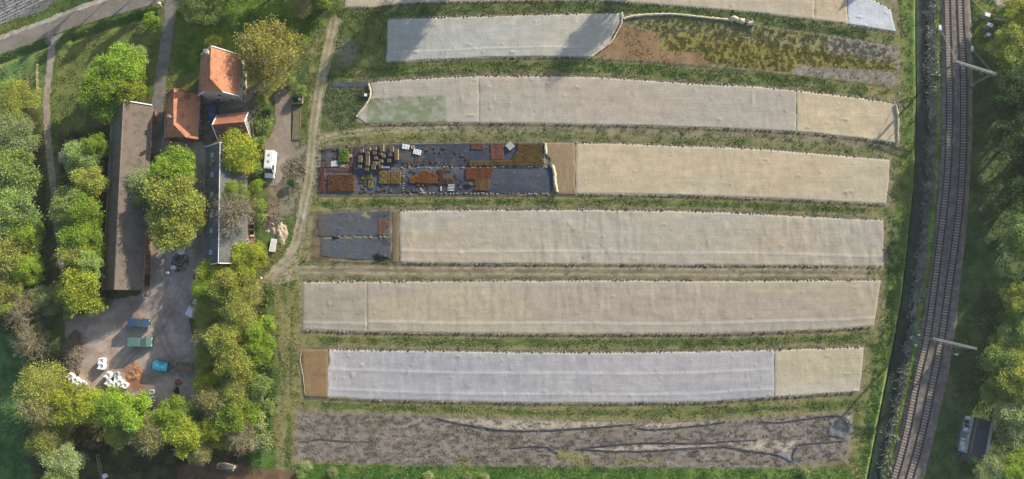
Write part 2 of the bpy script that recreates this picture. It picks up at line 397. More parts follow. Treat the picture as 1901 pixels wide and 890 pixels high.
n1 = fbm(GX, GY, 9, 21, 4); n2 = fbm(GX, GY, 2.2, 33, 4); n3 = fbm(GX, GY, .8, 45, 3); n4 = fbm(GX, GY, 30, 51, 3)
def mix(a, b, t): return a * (1 - t[..., None]) + b * t[..., None]
G1, G2, G3 = lin(82, 106, 52), lin(112, 116, 66), lin(138, 132, 84)
COLR = mix(np.broadcast_to(G1, sh + (3,)).copy(), G2, sm(n1, .38, .62))
COLR = mix(COLR, G3, sm(n2, .5, .75) * .55)
def paint(m, c, amt=1.0):
    global COLR
    c = np.asarray(c)
    m = np.clip(m * amt, 0, 1)
    q = m > .003
    if c.ndim == 1: COLR[q] = COLR[q] * (1 - m[q][:, None]) + c * m[q][:, None]
    else: COLR[q] = COLR[q] * (1 - m[q][:, None]) + c[q] * m[q][:, None]
def two(c0, c1, n, a=.35, b=.65): return mix(np.broadcast_to(c0, sh + (3,)), c1, sm(n, a, b))
pm = lambda pts, soft=3, rag=0, seed=5: poly_m(PX, PY, pts, soft, rag, seed)
lm = lambda pts, w, soft=2, rag=0, seed=5: line_m(PX, PY, pts, w, soft, rag, seed)
# regional ground tones
paint(pm([(-400,-400),(640,-400),(640,20),(560,160),(330,160),(-400,300)], 20, 8), two(lin(78,108,46), lin(112,122,64), n1))
paint(pm([(-60,60),(640,-400),(640,-20),(300,-20)], 2), two(lin(70,96,48), lin(100,112,62), n2))
paint(pm([(-700,590),(20,590),(60,640),(60,740),(110,900),(100,1200),(-700,1200)], 20, 8), two(lin(72,108,60), lin(100,130,74), n2))
paint(pm([(105,95),(265,40),(280,90),(260,180),(230,260),(110,300),(98,180)], 8, 4), two(lin(104,116,62), lin(122,128,70), n2))
paint(pm([(-80,115),(80,90),(84,190),(60,230),(-80,230)], 8, 4), two(lin(86,124,66), lin(118,136,80), n2))
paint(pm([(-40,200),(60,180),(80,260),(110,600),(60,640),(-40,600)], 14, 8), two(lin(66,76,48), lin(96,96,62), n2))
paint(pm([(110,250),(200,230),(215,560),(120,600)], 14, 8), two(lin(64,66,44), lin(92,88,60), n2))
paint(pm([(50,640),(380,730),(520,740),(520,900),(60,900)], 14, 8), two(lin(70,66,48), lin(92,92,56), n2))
paint(pm([(325,-40),(560,-40),(610,40),(570,110),(470,110),(330,140)], 10, 6), two(lin(72,106,34), lin(112,134,54), n2))
paint(pm([(455,120),(560,90),(600,60),(590,200),(560,260),(470,290)], 12, 6), two(lin(84,106,56), lin(112,116,70), n2))
paint(pm([(0,-30),(130,-30),(86,18),(30,36),(-60,66),(-60,-30)], 4), lin(118,118,116))
paint(pm([(-300,-200),(120,-24),(70,8),(0,46),(-300,170)], 5), two(lin(104,106,108), lin(168,168,164), .5 + .5 * np.sin((PX * .43 + PY * .9) * 1.15)))
paint(pm([(482,530),(562,510),(560,640),(552,760),(550,900),(470,900)], 12, 6), two(lin(92,110,54), lin(134,132,84), fbm(GX, GY * .25, 1.1, 61, 3), .4, .6))
paint(pm([(470,640),(505,640),(510,900),(460,900)], 14, 8), two(lin(64,96,40), lin(92,122,54), n2))
for dx in (0, 11): paint(lm([(522 + dx,545),(526 + dx,600),(524 + dx,680),(518 + dx,780),(516 + dx,900)], 4, 4, 3, 70 + dx), two(lin(132,122,92), lin(150,140,112), n3), .7)
# headland east of the fields
paint(pm([(1664,-40),(1700,-40),(1702,280),(1668,560),(1605,900),(1570,900),(1600,730),(1640,500),(1668,280)], 8, 3), two(lin(90,112,50), lin(124,132,70), n2))
paint(pm([(1650,395),(1690,410),(1640,690),(1608,880),(1590,860),(1620,680)], 12, 5), two(lin(66,96,42), lin(120,134,72), n3, .4, .6))
paint(lm([(1668,90),(1672,160),(1668,260),(1662,310),(1656,390),(1640,470),(1640,600),(1612,660),(1604,740)], 9, 7, 3), two(lin(128,120,96), lin(146,138,112), n3), .8)
# zone around the beds: trodden earth, dry straw, green ridges
paint(pm([(575,60),(640,22),(900,10),(1250,16),(1660,66),(1668,300),(1640,560),(1590,880),(540,900),(545,560),(570,400)], 6, 3), two(lin(110,118,66), lin(138,134,88), fbm(GX * .35, GY, 1.2, 71, 4), .4, .62))
for i in range(0, 8):
    paint(pm(field_poly(i, 7), 5, 2, 31 + i), two(lin(126,116,94), lin(146,136,112), n3), .75)
gr = fbm(GX * .25, GY, 1.0, 81, 3)
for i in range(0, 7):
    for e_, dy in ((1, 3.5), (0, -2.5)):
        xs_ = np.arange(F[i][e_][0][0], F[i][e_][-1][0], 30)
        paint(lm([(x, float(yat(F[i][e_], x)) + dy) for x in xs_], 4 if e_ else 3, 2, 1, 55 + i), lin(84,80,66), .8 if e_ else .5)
def ridge(a, b, w, c0, c1, amt=.9, off=0):
    """green strip half-way between the foot of one bed and the head of the next"""
    xs_ = np.arange(600, 1650, 50)
    yy = (yat(F[a][1], xs_) + yat(F[b][0], xs_)) / 2 + off
    paint(lm(list(zip(xs_, yy)), w, 5, 1.5, a * 7 + 3), two(c0, c1, gr, .4, .62), amt)
DG, LG = lin(86,104,54), lin(122,124,76)
ridge(0, 1, 22, lin(78,98,52), lin(110,118,72))
ridge(1, 2, 22, lin(76,102,46), LG)
ridge(3, 4, 11, DG, LG); ridge(5, 6, 12, DG, LG); ridge(6, 7, 10, DG, LG)
ridge(2, 3, 7, lin(98,112,60), LG, .7, 9); ridge(4, 5, 5, lin(98,112,60), LG, .7, 10)
xs_ = np.arange(560, 1640, 40)
paint(lm([(x, (float(yat(F[4][1], x)) + float(yat(F[5][0], x))) / 2) for x in xs_], 20, 4, 1.5, 90), two(lin(122,112,94), lin(146,134,114), gr), .85)
for off, w in ((-7, 4), (4, 4)):
    xs_ = np.arange(548, 1640, 40)
    paint(lm([(x, (float(yat(F[4][1], x)) + float(yat(F[5][0], x))) / 2 + off) for x in xs_], w, 3, 1.2, 91), two(lin(150,138,116), lin(170,158,136), n3), .85)
for off, w in ((-4, 4.5), (3, 4)):
    paint(lm([(592,262 + off),(640,249 + off),(700,244 + off),(760,242 + off),(830,241 + off)], w, 4, 2, 92), two(lin(152,144,122), lin(170,160,138), n3), .85)
paint(lm([(x, float(yat(F[2][1], x)) + 13) for x in range(840, 1660, 40)], 14, 8, 3, 93), two(lin(104,104,80), lin(140,134,108), fbm(GX, GY, 1.3, 95, 4), .42, .58), .9)
# plots left of the covers
paint(pm([(618,36),(720,32),(718,120),(606,130)], 8, 3), two(lin(86,104,54), lin(110,118,66), n2))
paint(pm([(627,73),(662,72),(660,104),(648,122),(624,122)], 4, 2), two(lin(112,114,92), lin(128,126,104), n3))
paint(pm([(600,150),(686,152),(692,180),(660,220),(672,238),(596,246)], 8, 3), two(lin(84,100,60), lin(104,112,76), n3))
paint(pm([(582,398),(606,394),(602,440),(612,486),(576,486)], 6, 3), two(lin(100,88,66), lin(122,108,80), n3))
paint(pm([(700,470),(735,470),(735,490),(700,490)], 3, 2), lin(80,84,60))
# bare rest of field 1
paint(pm([(1097,107),(1140,72),(1156,34),(1260,32),(1400,46),(1545,67),(1664,90),(1664,160),(1480,137),(1320,121),(1200,111)], 3, 1), two(lin(118,112,78), lin(138,130,98), n3))
paint(pm([(1104,106),(1140,70),(1150,45),(1180,50),(1222,62),(1226,94),(1300,98),(1306,108),(1322,112),(1324,121),(1200,112)], 3, 1.5), two(lin(138,112,82), lin(150,124,94), n2))
wv = vnoise(GX, GY, .34, 101) * .6 + fbm(GX * .4, GY, 2.4, 102, 3) * .4
paint(pm([(1225,66),(1300,60),(1400,76),(1545,98),(1662,118),(1662,132),(1580,128),(1478,122),(1470,135),(1330,121),(1322,112),(1306,108),(1302,98),(1228,94)], 3, 2), two(lin(126,122,58), lin(146,134,80), wv, .35, .65))
paint(pm([(1160,40),(1260,33),(1400,48),(1540,68),(1545,98),(1400,78),(1300,62),(1222,62),(1170,50)], 3, 3), two(lin(118,120,70), lin(148,142,104), wv, .35, .65))
paint(pm([(1540,66),(1664,88),(1664,118),(1600,108),(1536,96)], 3, 3), two(lin(132,126,112), lin(156,148,136), wv, .35, .65))
paint(pm([(1478,121),(1574,128),(1576,127),(1662,136),(1662,158),(1480,137),(1470,134)], 3), two(lin(128,122,112), lin(144,138,128), n3))
# field 7, bare with dead growth
rows = vnoise(GX * .35, GY, .33, 111) * .55 + fbm(GX * .12, GY, 1.0, 112, 3) * .45
paint(pm(field_poly(7), 3, 1.5), two(lin(124,116,108), lin(146,137,128), rows, .3, .7))
paint(pm(field_poly(7), 3, 1.5) * sm(fbm(GX * .6, GY, 1.6, 115, 4), .56, .66), lin(120,116,88), .4)
for pts in ([(820,777),(1000,782),(1180,786),(1176,789),(1000,797),(930,796),(860,788)], [(1183,788),(1300,784),(1360,781),(1300,788),(1220,795),(1190,795)], [(1080,834),(1200,827),(1320,826),(1330,830),(1200,836),(1120,837)], [(1340,822),(1420,816),(1480,818),(1468,840),(1380,834)], [(1575,768),(1582,775),(1584,800),(1574,810),(1568,790)]):
    paint(pm(pts, 3, 1), two(lin(170,160,142), lin(186,176,158), n3), .9)
for pts, w in (([(852,858),(868,850),(872,862)], 14), ([(1040,846),(1062,850),(1090,858)], 22), ([(1150,858),(1220,855)], 10)):
    paint(lm(pts, w, 10, 5), lin(136,134,78), .7)
# yard and surroundings
paint(pm(yard, 8, 6), two(lin(112,100,90), lin(132,118,106), n2))
paint(pm([(330,866),(420,860),(560,878),(560,920),(330,920)], 6, 4), two(lin(104,84,66), lin(124,98,76), n2))
paint(pm([(560,862),(1580,872),(1600,1000),(540,1000)], 5, 3), two(lin(70,108,44), lin(104,128,60), n2))
paint(pm([(380,160),(470,160),(480,280),(300,280),(300,240),(370,240)], 8, 3), two(lin(118,112,100), lin(134,126,112), n3))
paint(pm([(545,262),(575,262),(575,340),(555,400),(500,400),(520,330),(540,300)], 8, 4), two(lin(112,112,90), lin(140,134,112), n3))
paint(pm([(500,330),(520,330),(520,400),(495,400)], 8, 4), two(lin(128,112,94), lin(140,126,108), n3))
# east of the tracks
paint(pm([(1790,-300),(2600,-300),(2600,1200),(1700,1200),(1740,800),(1784,520),(1808,250)], 10, 4), two(lin(74,98,58), lin(98,118,70), n2))
paint(pm([(1836,-60),(2000,-60),(2000,16),(1900,14),(1850,8)], 6, 4), two(lin(160,156,146), lin(178,172,160), n3))
paint(pm([(1808,0),(1840,10),(1880,40),(1850,90),(1812,90)], 8, 4), two(lin(92,120,48), lin(130,142,70), n2))
paint(pm([(1780,790),(1800,778),(1812,850),(1800,860),(1776,850)], 6, 3), two(lin(112,116,112), lin(128,130,124), n3))
paint(pm([(1700,700),(1770,600),(1795,610),(1790,700),(1740,860),(1720,890)], 8, 4), two(lin(86,98,58), lin(112,112,80), n2), .4)
# ditch banks
paint(lm(ditch_bank, 30, 10), two(lin(72,104,46), lin(100,122,60), n2), .8)
paint(lm(ditch_mid, 26, 6), lin(62,66,48))
paint(lm(reed_line, 16, 8, 5), two(lin(92,100,82), lin(158,158,146), fbm(GX, GY, 1.4, 121, 4), .45, .62))
paint(lm([(x - 6, y) for x, y in bal_l], 8, 4, 2), two(lin(104,128,46), lin(146,156,74), n2))
paint(lm([(x + 1, y) for x, y in ditch_bank], 3, 2.5, .8), lin(138,168,92))
COLR *= (1 + (n3 - .5) * .35)[..., None]
V = np.stack([GX.ravel(), GY.ravel(), GZ.ravel()], 1)
nx, ny = len(gx), len(gy)
idx = np.arange(nx * ny).reshape(ny, nx)
FA = np.stack([idx[:-1, :-1].ravel(), idx[:-1, 1:].ravel(), idx[1:, 1:].ravel(), idx[1:, :-1].ravel()], 1)
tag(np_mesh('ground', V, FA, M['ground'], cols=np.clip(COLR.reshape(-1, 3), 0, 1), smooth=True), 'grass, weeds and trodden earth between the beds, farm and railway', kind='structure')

def patch(name, mask_fn, mat, c0, c1, z=.03, nsc=1.2, seed=3, bbox=None, flat=False, kind='structure', label=None, zfn=None, cfn=None):
    """a sheet laid over the ground with a worn, irregular outline"""
    x0, y0, x1, y1 = bbox
    a, b = P(x0, y1), P(x1, y0)
    ix = np.where((gx > a.x - 6) & (gx < b.x + 6))[0]; iy = np.where((gy > a.y - 4) & (gy < b.y + 4))[0]
    s_ = np.ix_(iy, ix); X, Y, px, py = GX[s_], GY[s_], PX[s_], PY[s_]
    m = mask_fn(px, py)
    Z = (GZ[s_] if not flat else np.full(X.shape, 0.0)) + z
    if zfn: Z = Z + zfn(X, Y, px, py)
    t = sm(fbm(X, Y, nsc, seed, 4), .35, .65)[..., None]
    C_ = (c0 * (1 - t) + c1 * t) * (1 + (vnoise(X, Y, .5, seed + 5) - .5) * .2)[..., None]
    if cfn: C_ = cfn(C_, X, Y, px, py)
    n_y, n_x = X.shape; id_ = np.arange(n_x * n_y).reshape(n_y, n_x)
    keep = (m[:-1, :-1] + m[:-1, 1:] + m[1:, 1:] + m[1:, :-1]) / 4 > .5
    f = np.stack([id_[:-1, :-1][keep], id_[:-1, 1:][keep], id_[1:, 1:][keep], id_[1:, :-1][keep]], 1)
    used = np.unique(f); re = np.zeros(n_x * n_y, int); re[used] = np.arange(len(used))
    o = np_mesh(name, np.stack([X.ravel(), Y.ravel(), Z.ravel()], 1)[used], re[f], mat, cols=np.clip(C_.reshape(-1, 3)[used], 0, 1), smooth=True)
    if kind: o['kind'] = kind
    if label: o['label'] = label
    return o
# main road, lane, driveway, yard, dirt track, brick drive
patch('road', lambda x, y: poly_m(x, y, road, 1, .8), M['asphalt'], lin(128,122,112), lin(142,136,126), .05, 4, 3, (-60,-60,450,130), flat=True, label='grey country road crossing the upper left corner')
patch('road_shoulder', lambda x, y: line_m(x, y, [(p[0], p[1] - 2) for p in road_u], 8, 3, 3), M['path'], lin(160,154,140), lin(184,178,166), .075, 1, 4, (-60,-60,330,110), flat=True)
patch('lane', lambda x, y: np.maximum(line_m(x, y, lane, 13, 2, 1.5), poly_m(x, y, [(80,76),(120,60),(104,84),(98,96),(90,92)], 2)), M['path'], lin(150,140,128), lin(168,156,142), .06, 2, 5, (70,50,140,570), label='narrow gravel lane from the road past the meadow')
patch('driveway', lambda x, y: line_m(x, y, drive, 22, 3, 2), M['path'], lin(118,116,112), lin(134,130,124), .05, 2, 6, (260,-60,350,310))
def yard_c(C_, X, Y, px, py):
    s = sm(fbm((X + Y) * .7, (X - Y) * .18, 1.2, 77, 3), .45, .65)[..., None]
    C_ = C_ * (1 - .5 * s) + lin(178,162,148) * .5 * s
    d = sm(fbm(X, Y, 5, 78, 3), .5, .65)[..., None]
    o_ = poly_m(px, py, [(228,684),(252,672),(262,690),(268,722),(250,730),(236,716)], 9, 9)[..., None] * .75; C_ = C_ * (1 - o_) + lin(168,112,80) * o_
    for k, pts in enumerate(([(352,480),(330,540),(290,610),(236,660),(180,730)], [(346,500),(320,560),(262,622),(200,640),(150,640)], [(300,520),(280,580),(300,640),(340,700)], [(170,600),(168,660),(166,740)])):
        for dx in (0, 13):
            t_ = line_m(px, py, [(a + dx, b) for a, b in pts], 4, 4, 2, 40 + k)[..., None] * .45; C_ = C_ * (1 - t_) + (lin(186,170,156) if k % 2 else lin(132,116,104)) * t_
    return C_ * (1 - .2 * d)
patch('courtyard', lambda x, y: poly_m(x, y, yard, 3, 4), M['path'], lin(170,152,140), lin(190,174,162), .04, 2, 7, (110,250,390,765), cfn=yard_c, label='trodden earth yard south of the long barn')
patch('brick_driveway', lambda x, y: poly_m(x, y, [(510,178),(520,163),(534,168),(540,190),(541,262),(552,285),(548,300),(524,330),(516,345),(492,345),(490,280),(480,262),(500,258),(512,230)], 2, 1.2), M['path'], lin(146,134,122), lin(158,146,132), .05, 3, 8, (470,150,560,350))
patch('garden_path', lambda x, y: poly_m(x, y, [(420,205),(432,190),(452,180),(466,160),(482,140),(508,150),(492,164),(474,172),(462,190),(448,200)], 2, 1.5), M['path'], lin(146,138,118), lin(160,150,130), .05, 1.5, 9, (400,130,520,215))
patch('footpath', lambda x, y: line_m(x, y, [(380,238),(366,252),(356,268)], 5, 2, 1), M['path'], lin(146,138,118), lin(160,150,130), .08, 1.5, 10, (340,225,395,280))
def track_c(C_, X, Y, px, py):
    r = np.maximum(line_m(px, py, [(p[0] - 4, p[1]) for p in dirt_main], 5, 4, 1), line_m(px, py, [(p[0] + 5, p[1]) for p in dirt_main], 5, 4, 1))[..., None]
    u = np.interp(py, [40, 260, 380], [.85, .45, .1])[..., None]; g = np.maximum(sm(fbm(X, Y * .5, .9, 79, 3), .42, .6)[..., None], u) * (1 - r * .6)
    return C_ * (1 - g * .6) + lin(118,120,70) * g * .6
patch('dirt_track', lambda x, y: np.maximum(line_m(x, y, dirt_main, 21, 5, 4), poly_m(x, y, [(552,420),(572,400),(560,470),(552,500),(556,520),(520,528),(486,526),(500,505),(530,480)], 3, 3)), M['path'], lin(162,152,130), lin(182,170,148), .03, 1, 11, (470,30,640,540), cfn=track_c, label='rutted earth track along the heads of the beds')
# ballast bed and water
rail_poly = bal_l + bal_r[::-1]
def bal_cfn(C_, X, Y, px, py):
    d = np.minimum(seg_dist(px, py, track_l), seg_dist(px, py, track_r))[..., None]
    t = 1 - sm(d, 3, 9)
    return C_ * (1 - t * .55) + lin(106,94,86) * t * .55
def bal_z(X, Y, px, py):
    d = np.where(inside(px, py, rail_poly), seg_dist(px, py, rail_poly, True), 0)
    return sm(d, 0, 7) * .30 + (vnoise(X, Y, .5, 5) - .5) * .05
patch('railway_ballast', lambda x, y: poly_m(x, y, rail_poly, 1, .8), M['ballast'], lin(118,110,104), lin(142,134,127), .06, .8, 12, (1600,-60,1820,960), flat=True, zfn=bal_z, cfn=bal_cfn, label='grey ballast bed under two railway tracks')
wp = [P(x - 12, y, -.75) for x, y in ditch_mid] + [P(x + 13, y, -.75) for x, y in ditch_mid][::-1]
n_ = len(ditch_mid)
tag(np_mesh('water', [tuple(p) for p in wp], [(i, i + 1, 2 * n_ - 2 - i, 2 * n_ - 1 - i) for i in range(n_ - 1)], M['water']), 'dark still water in the railway ditch', kind='structure')

# ------------------------------------------------------------------ railway tracks
def resample(pts, step):
    pts = [Vector(p) for p in pts]; out_ = [pts[0]]; acc = 0
    # smooth first
    for _ in range(2):
        q = [pts[0]]
        for a, b in zip(pts, pts[1:]): q += [a * .75 + b * .25, a * .25 + b * .75]
        q.append(pts[-1]); pts = q
    out_ = [pts[0]]; rest = step
    for a, b in zip(pts, pts[1:]):
        L = (b - a).length; t = rest
        while t <= L: out_.append(a.lerp(b, t / L)); t += step
        rest = t - L
    return out_
def rail_track(pts, label):
    w = resample([P(x, y, .36) for x, y in pts], .62)
    t = empty('railway_track', w[len(w) // 2], 0, label, 'railway track', 'parallel railway tracks')
    o = t.location.copy()
    sm_, rl = MB(), [MB(), MB()]
    for i in range(1, len(w) - 1):
        d = (w[i + 1] - w[i - 1]).normalized(); n = Vector((-d.y, d.x, 0)); p = w[i] - o
        g = random.uniform(.8, 1.12); cc = tuple(lin(172,162,150) * g)
        sm_.box(-.13, -.92, -.12, .13, .92, .02, cc, Matrix.Translation(p) @ Matrix.Rotation(math.atan2(d.y, d.x) + random.uniform(-.02, .02), 4, 'Z'))
        for k, s_ in enumerate((-1, 1)):
            d2 = (w[i] - w[i - 1]).normalized()
            a, b = w[i - 1] - o + n * s_ * .70, w[i] - o + n * s_ * .70
            rl[k].beam(a + Vector((0, 0, .11)), b + Vector((0, 0, .11)), .17, .16)
    sm_.build('sleeper_row', M['plants_plain'] if False else M['sleeper'], t, colour=True)['kind'] = 'stuff'
    for k in range(2): rl[k].build('rail', M['rail'], t)
    return t
M['sleeper'] = mat_attr('concrete_sleepers', .9, 6, .15, .2, 9)
rail_track(track_l, 'western railway track, the one nearer the ditch, rusty rails on concrete sleepers')
rail_track(track_r, 'eastern railway track, the one farther from the ditch, rusty rails on concrete sleepers')

def gantry(b0, b1, h, label, stays=()):
    p0, p1 = P(*b0), P(*b1); c = (p0 + p1) / 2
    t = empty('railway_gantry', c, 0, label, 'railway gantry', 'overhead line gantries over the tracks')
    for p in (p0, p1):
        m = MB(); q = p - c
        for sy in (-.17, .17): m.box(q.x - .17, q.y + sy - .02, 0, q.x + .17, q.y + sy + .02, h + .1)
        m.box(q.x - .02, q.y - .148, 0, q.x + .02, q.y + .148, h + .1)
        z = .6
        while z < h - .4: m.box(q.x - .15, q.y - .148, z, q.x - .022, q.y + .148, z + .03); m.box(q.x + .022, q.y - .148, z, q.x + .15, q.y + .148, z + .03); z += .9
        m.build('mast', M['steel'], t)
        f = MB(); f.box(q.x - .45, q.y - .45, -.2, q.x + .45, q.y + .45, .35); f.build('footing', M['concrete'], t)
    m = MB(); a, b = p0 - c, p1 - c; d = (b - a).normalized(); n = Vector((-d.y, d.x, 0)) * .17; L = (b - a).length
    a = a - d * .5; b = b + d * .5; L += 1
    for s_ in (-1, 1):
        for z in (h, h - .55): m.beam(a + n * s_ + Vector((0, 0, z)), b + n * s_ + Vector((0, 0, z)), .1, .1)
    k = 0; st = .55
    while k * st < L - st:
        u, v = a + d * k * st, a + d * (k + 1) * st; s_ = 1 if k % 2 else -1
        m.beam(u + n * s_ + Vector((0, 0, h)), v - n * s_ + Vector((0, 0, h)), .12, .12)
        for q in (-1, 1): m.beam(u + n * q + Vector((0, 0, h if k % 2 else h - .55)), v + n * q + Vector((0, 0, h - .55 if k % 2 else h)), .1, .1)
        k += 1
    m.build('lattice_beam', M['steel'], t)
    for f_ in (.28, .72):
        m = MB(); u = a + d * L * f_
        m.beam(u + Vector((0, 0, h - .5)), u + Vector((0, 0, h - 1.8)), .08, .08); m.beam(u + Vector((0, 0, h - 1.8)), u + d * .9 + Vector((0, 0, h - 2.0)), .06, .06)
        hg = m.build('hanger', M['steel'], t)
        i_ = MB()
        for q in range(4): i_.tube(u + Vector((0, 0, h - .75 - q * .12)), u + Vector((0, 0, h - .82 - q * .12)), .11, .11, 8)
        i_.build('insulator', M['timber'], hg)
    for (sx, sy), p in zip(stays, (p0, p1)):
        m = MB(); g = P(sx, sy) - c; q = p - c
        for o_ in (-.12, .12): m.tube(g + Vector((o_, 0, .3)), q + Vector((o_, 0, h - .3)), .03, .03, 5)
        m.build('stay_rod', M['steel'], t)
        f = MB(); f.box(g.x - .3, g.y - .6, -.1, g.x + .3, g.y + .6, .5); f.build('anchor_block', M['white'], t, bevel=.04)
    return t
gantry((1740,138), (1803,158), 7.4, 'steel lattice gantry over the tracks near the top, braced by two long stays', ((1743,53), (1803,92)))
gantry((1693,628), (1761,644), 8.4, 'steel lattice gantry over the tracks beside the lower fleece beds, without stays')
for (x, y, h_, lab) in ((1701,622,1.2,'white marker post left of the tracks at the lower gantry'), (1771,658,1.2,'white marker post right of the tracks at the lower gantry'), (1697,641,.9,'short white marker post on the ditch side just south of the lower gantry')):
    m = MB(); m.tube((0, 0, 0), (0, 0, h_), .09, .09, 8); m.box(-.16, -.2, h_ - .3, .16, .2, h_)
    o = m.build('marker_post', M['white']); o.location = P(x, y, .1); tag(o, lab, 'marker post', 'white posts beside the railway')
def cabinet(x, y, L, W, h, rz, lab):
    t = empty('trackside_cabinet', P(x, y), rz, lab, 'cabinet', 'trackside cabinets in the grass')
    m = MB(); m.box(-L/2, -W/2, 0, L/2, W/2, h); m.build('housing', M['concrete'], t, bevel=.03)
    m = MB(); m.box(-L/2 - .08, -W/2 - .08, h, L/2 + .08, W/2 + .08, h + .08); m.build('lid', M['white'], t, bevel=.02)
    m = MB(); m.box(-L/2 + .1, -W/2 - .03, .15, -.03, -W/2 - .004, h - .15); m.box(.03, -W/2 - .03, .15, L/2 - .1, -W/2 - .004, h - .15); m.build('door', M['steel'], t)
cabinet(1825, 33, 1.0, .7, 1.5, -.35, 'small white topped cabinet, northernmost of the three beside the tracks')
cabinet(1829, 52, 1.2, .7, 1.6, -.35, 'long white topped cabinet, middle one of the three beside the tracks')
cabinet(1828, 69, .7, .6, 1.3, -.35, 'smallest cabinet with a pale lid, southernmost of the three beside the tracks')
m = MB(); a0 = P(1820,26); 
for q in [((0,0,0),(0,0,1.6))]: m.tube(*q, .08, .08, 8)
m.tube((-1.7, 3.2, .25), (0, 0, .9), .08, .08, 8); m.tube((0, 0, .9), (3.0, -.9, 1.0), .08, .08, 8); m.tube((3.0, -.9, 0), (3.0, -.9, 1.1), .08, .08, 8)
o = m.build('pipe_railing', M['pale_wood']); o.location = a0; tag(o, 'bent pale pipe railing beside the northernmost trackside cabinet', 'railing')
m = MB(); m.box(-1.8, -.25, .55, 1.8, .25, .75); m.box(-1.6, -.15, 0, -1.4, .15, .55); m.box(1.4, -.15, 0, 1.6, .15, .55)
o = m.build('concrete_bench', M['concrete'], bevel=.02); o.location = P(1856,39); o.rotation_euler.z = -.12; tag(o, 'low pale concrete beam on two blocks in the grass east of the cabinets', 'beam')

# ------------------------------------------------------------------ fleece covers and cloths
def sheet(name, xa, xb, fi, c0, c1, label, cat, group=None, mat='fleece', left=None, right=None, top=None, bot=None, z=.08, scallop=1.7, seed=1, wr=.05, cfn=None, cell=.3, lines=(), holes=(), hem=.07, parent=None):
    T, B = (top or F[fi][0]), (bot or F[fi][1])
    nu = int(abs(xb - xa) / 8.5 / cell) + 2; nv = int(100 / 8.5 / cell)
    u = np.linspace(0, 1, nu); v = np.linspace(0, 1, nv)
    U, Vv = np.meshgrid(u, v)
    lx = xa + (left(v) if left else 0 * v); rx = xb + (right(v) if right else 0 * v)
    X = lx[:, None] * (1 - U) + rx[:, None] * U
    yt, yb = yat(T, X), yat(B, X)
    ph = np.abs(np.sin(X / 6.6 * math.pi + seed)) ** 3
    ph2 = np.abs(np.sin(X / 6.9 * math.pi + seed * 2 + .6 * np.sin(X / 31))) ** 3
    e_t, e_b = np.exp(-Vv * 40), np.exp(-(1 - Vv) * 40)
    wob = (fbm(X, X * 0, 30, seed + 9, 3) - .5) * 3
    Y = yt * (1 - Vv) + yb * Vv + e_t * (ph * scallop * 1.5 + wob * .5) - e_b * (ph2 * scallop + wob * .5)
    edge = 6 * (fbm(Y, Y * 0, 14, seed + 3, 3) - .5)
    X = X + np.exp(-U * nu / 4) * edge * .5 - np.exp(-(1 - U) * nu / 4) * edge * .5
    w = np.array([P(a, b) for a, b in zip(X.ravel(), Y.ravel())])
    wx, wy = w[:, 0].reshape(X.shape), w[:, 1].reshape(X.shape)
    rip = (fbm(wx, wy * .28, .9, seed + 50, 3) - .5) * wr * sm(fbm(wx, wy, 14, seed + 51, 2), .35, .6) * 1.6
    pk = sm(vnoise(wx, wy, .9, seed + 52), .9, .99) * .12
    Z = z + (fbm(wx, wy, 2.2, seed, 4) - .5) * wr * 1.4 + rip + pk + .02 * np.sin(Vv * math.pi)
    for lv in lines: Z += .05 * np.exp(-((Vv - lv - .01 * np.sin(X / 60)) * nv / .9) ** 2)
    er = (Vv < .001) | (Vv > .999) | (U < .0001) | (U > .9999)
    Z = np.where(er, np.minimum(Z - hem, z - hem + .02), Z)
    t = sm(fbm(wx * .28, wy * .8, 9, seed + 70, 4), .36, .64)[..., None]
    Cc = c0 * (1 - t) + c1 * t
    Cc = Cc * (1 + (fbm(wx * .2, wy, 1.1, seed + 71, 3) - .5) * .16 + (fbm(wx, wy * .2, .9, seed + 72, 2) - .5) * .14 + (vnoise(wx * .02, wy, .6, seed + 73) - .5) * .05)[..., None]
    for lv in lines:
        g = np.exp(-((Vv - lv - .01 * np.sin(X / 60)) * nv / .8) ** 2)[..., None]; Cc = Cc * (1 - g * .5) + lin(205,204,198) * g * .5
    g = (np.exp(-Vv * nv / 2.5) + np.exp(-(1 - Vv) * nv / 2))[..., None]  .clip(0, 1) * .4; Cc = Cc * (1 - g) + lin(200,196,184) * g if mat == 'fleece' else Cc
    if cfn: Cc = cfn(Cc, X, Y, U, Vv)
    id_ = np.arange(nu * nv).reshape(nv, nu)
    fa = np.stack([id_[1:, :-1].ravel(), id_[1:, 1:].ravel(), id_[:-1, 1:].ravel(), id_[:-1, :-1].ravel()], 1)
    if holes:
        cxm = (X[1:, :-1] + X[:-1, 1:]).ravel() / 2; cym = (Y[1:, :-1] + Y[:-1, 1:]).ravel() / 2; keep = np.ones(len(cxm), bool)
        for h_ in holes: keep &= ~inside(cxm, cym, h_)
        fa = fa[keep]
    o = np_mesh(name, np.stack([wx.ravel(), wy.ravel(), Z.ravel()], 1), fa, M[mat], parent, cols=np.clip(Cc.reshape(-1, 3), 0, 1), smooth=True)
    return tag(o, label, cat, group)
A_, B_ = lin(186,178,162), lin(176,172,170)
TAN, PINK, GREY, COOL = lin(190,174,146), lin(178,165,150), lin(173,166,153), lin(168,169,176)
FG = 'fleece covers over the seed beds'
M['clod'] = mat_attr('hem_weights', .9, 8, .2)
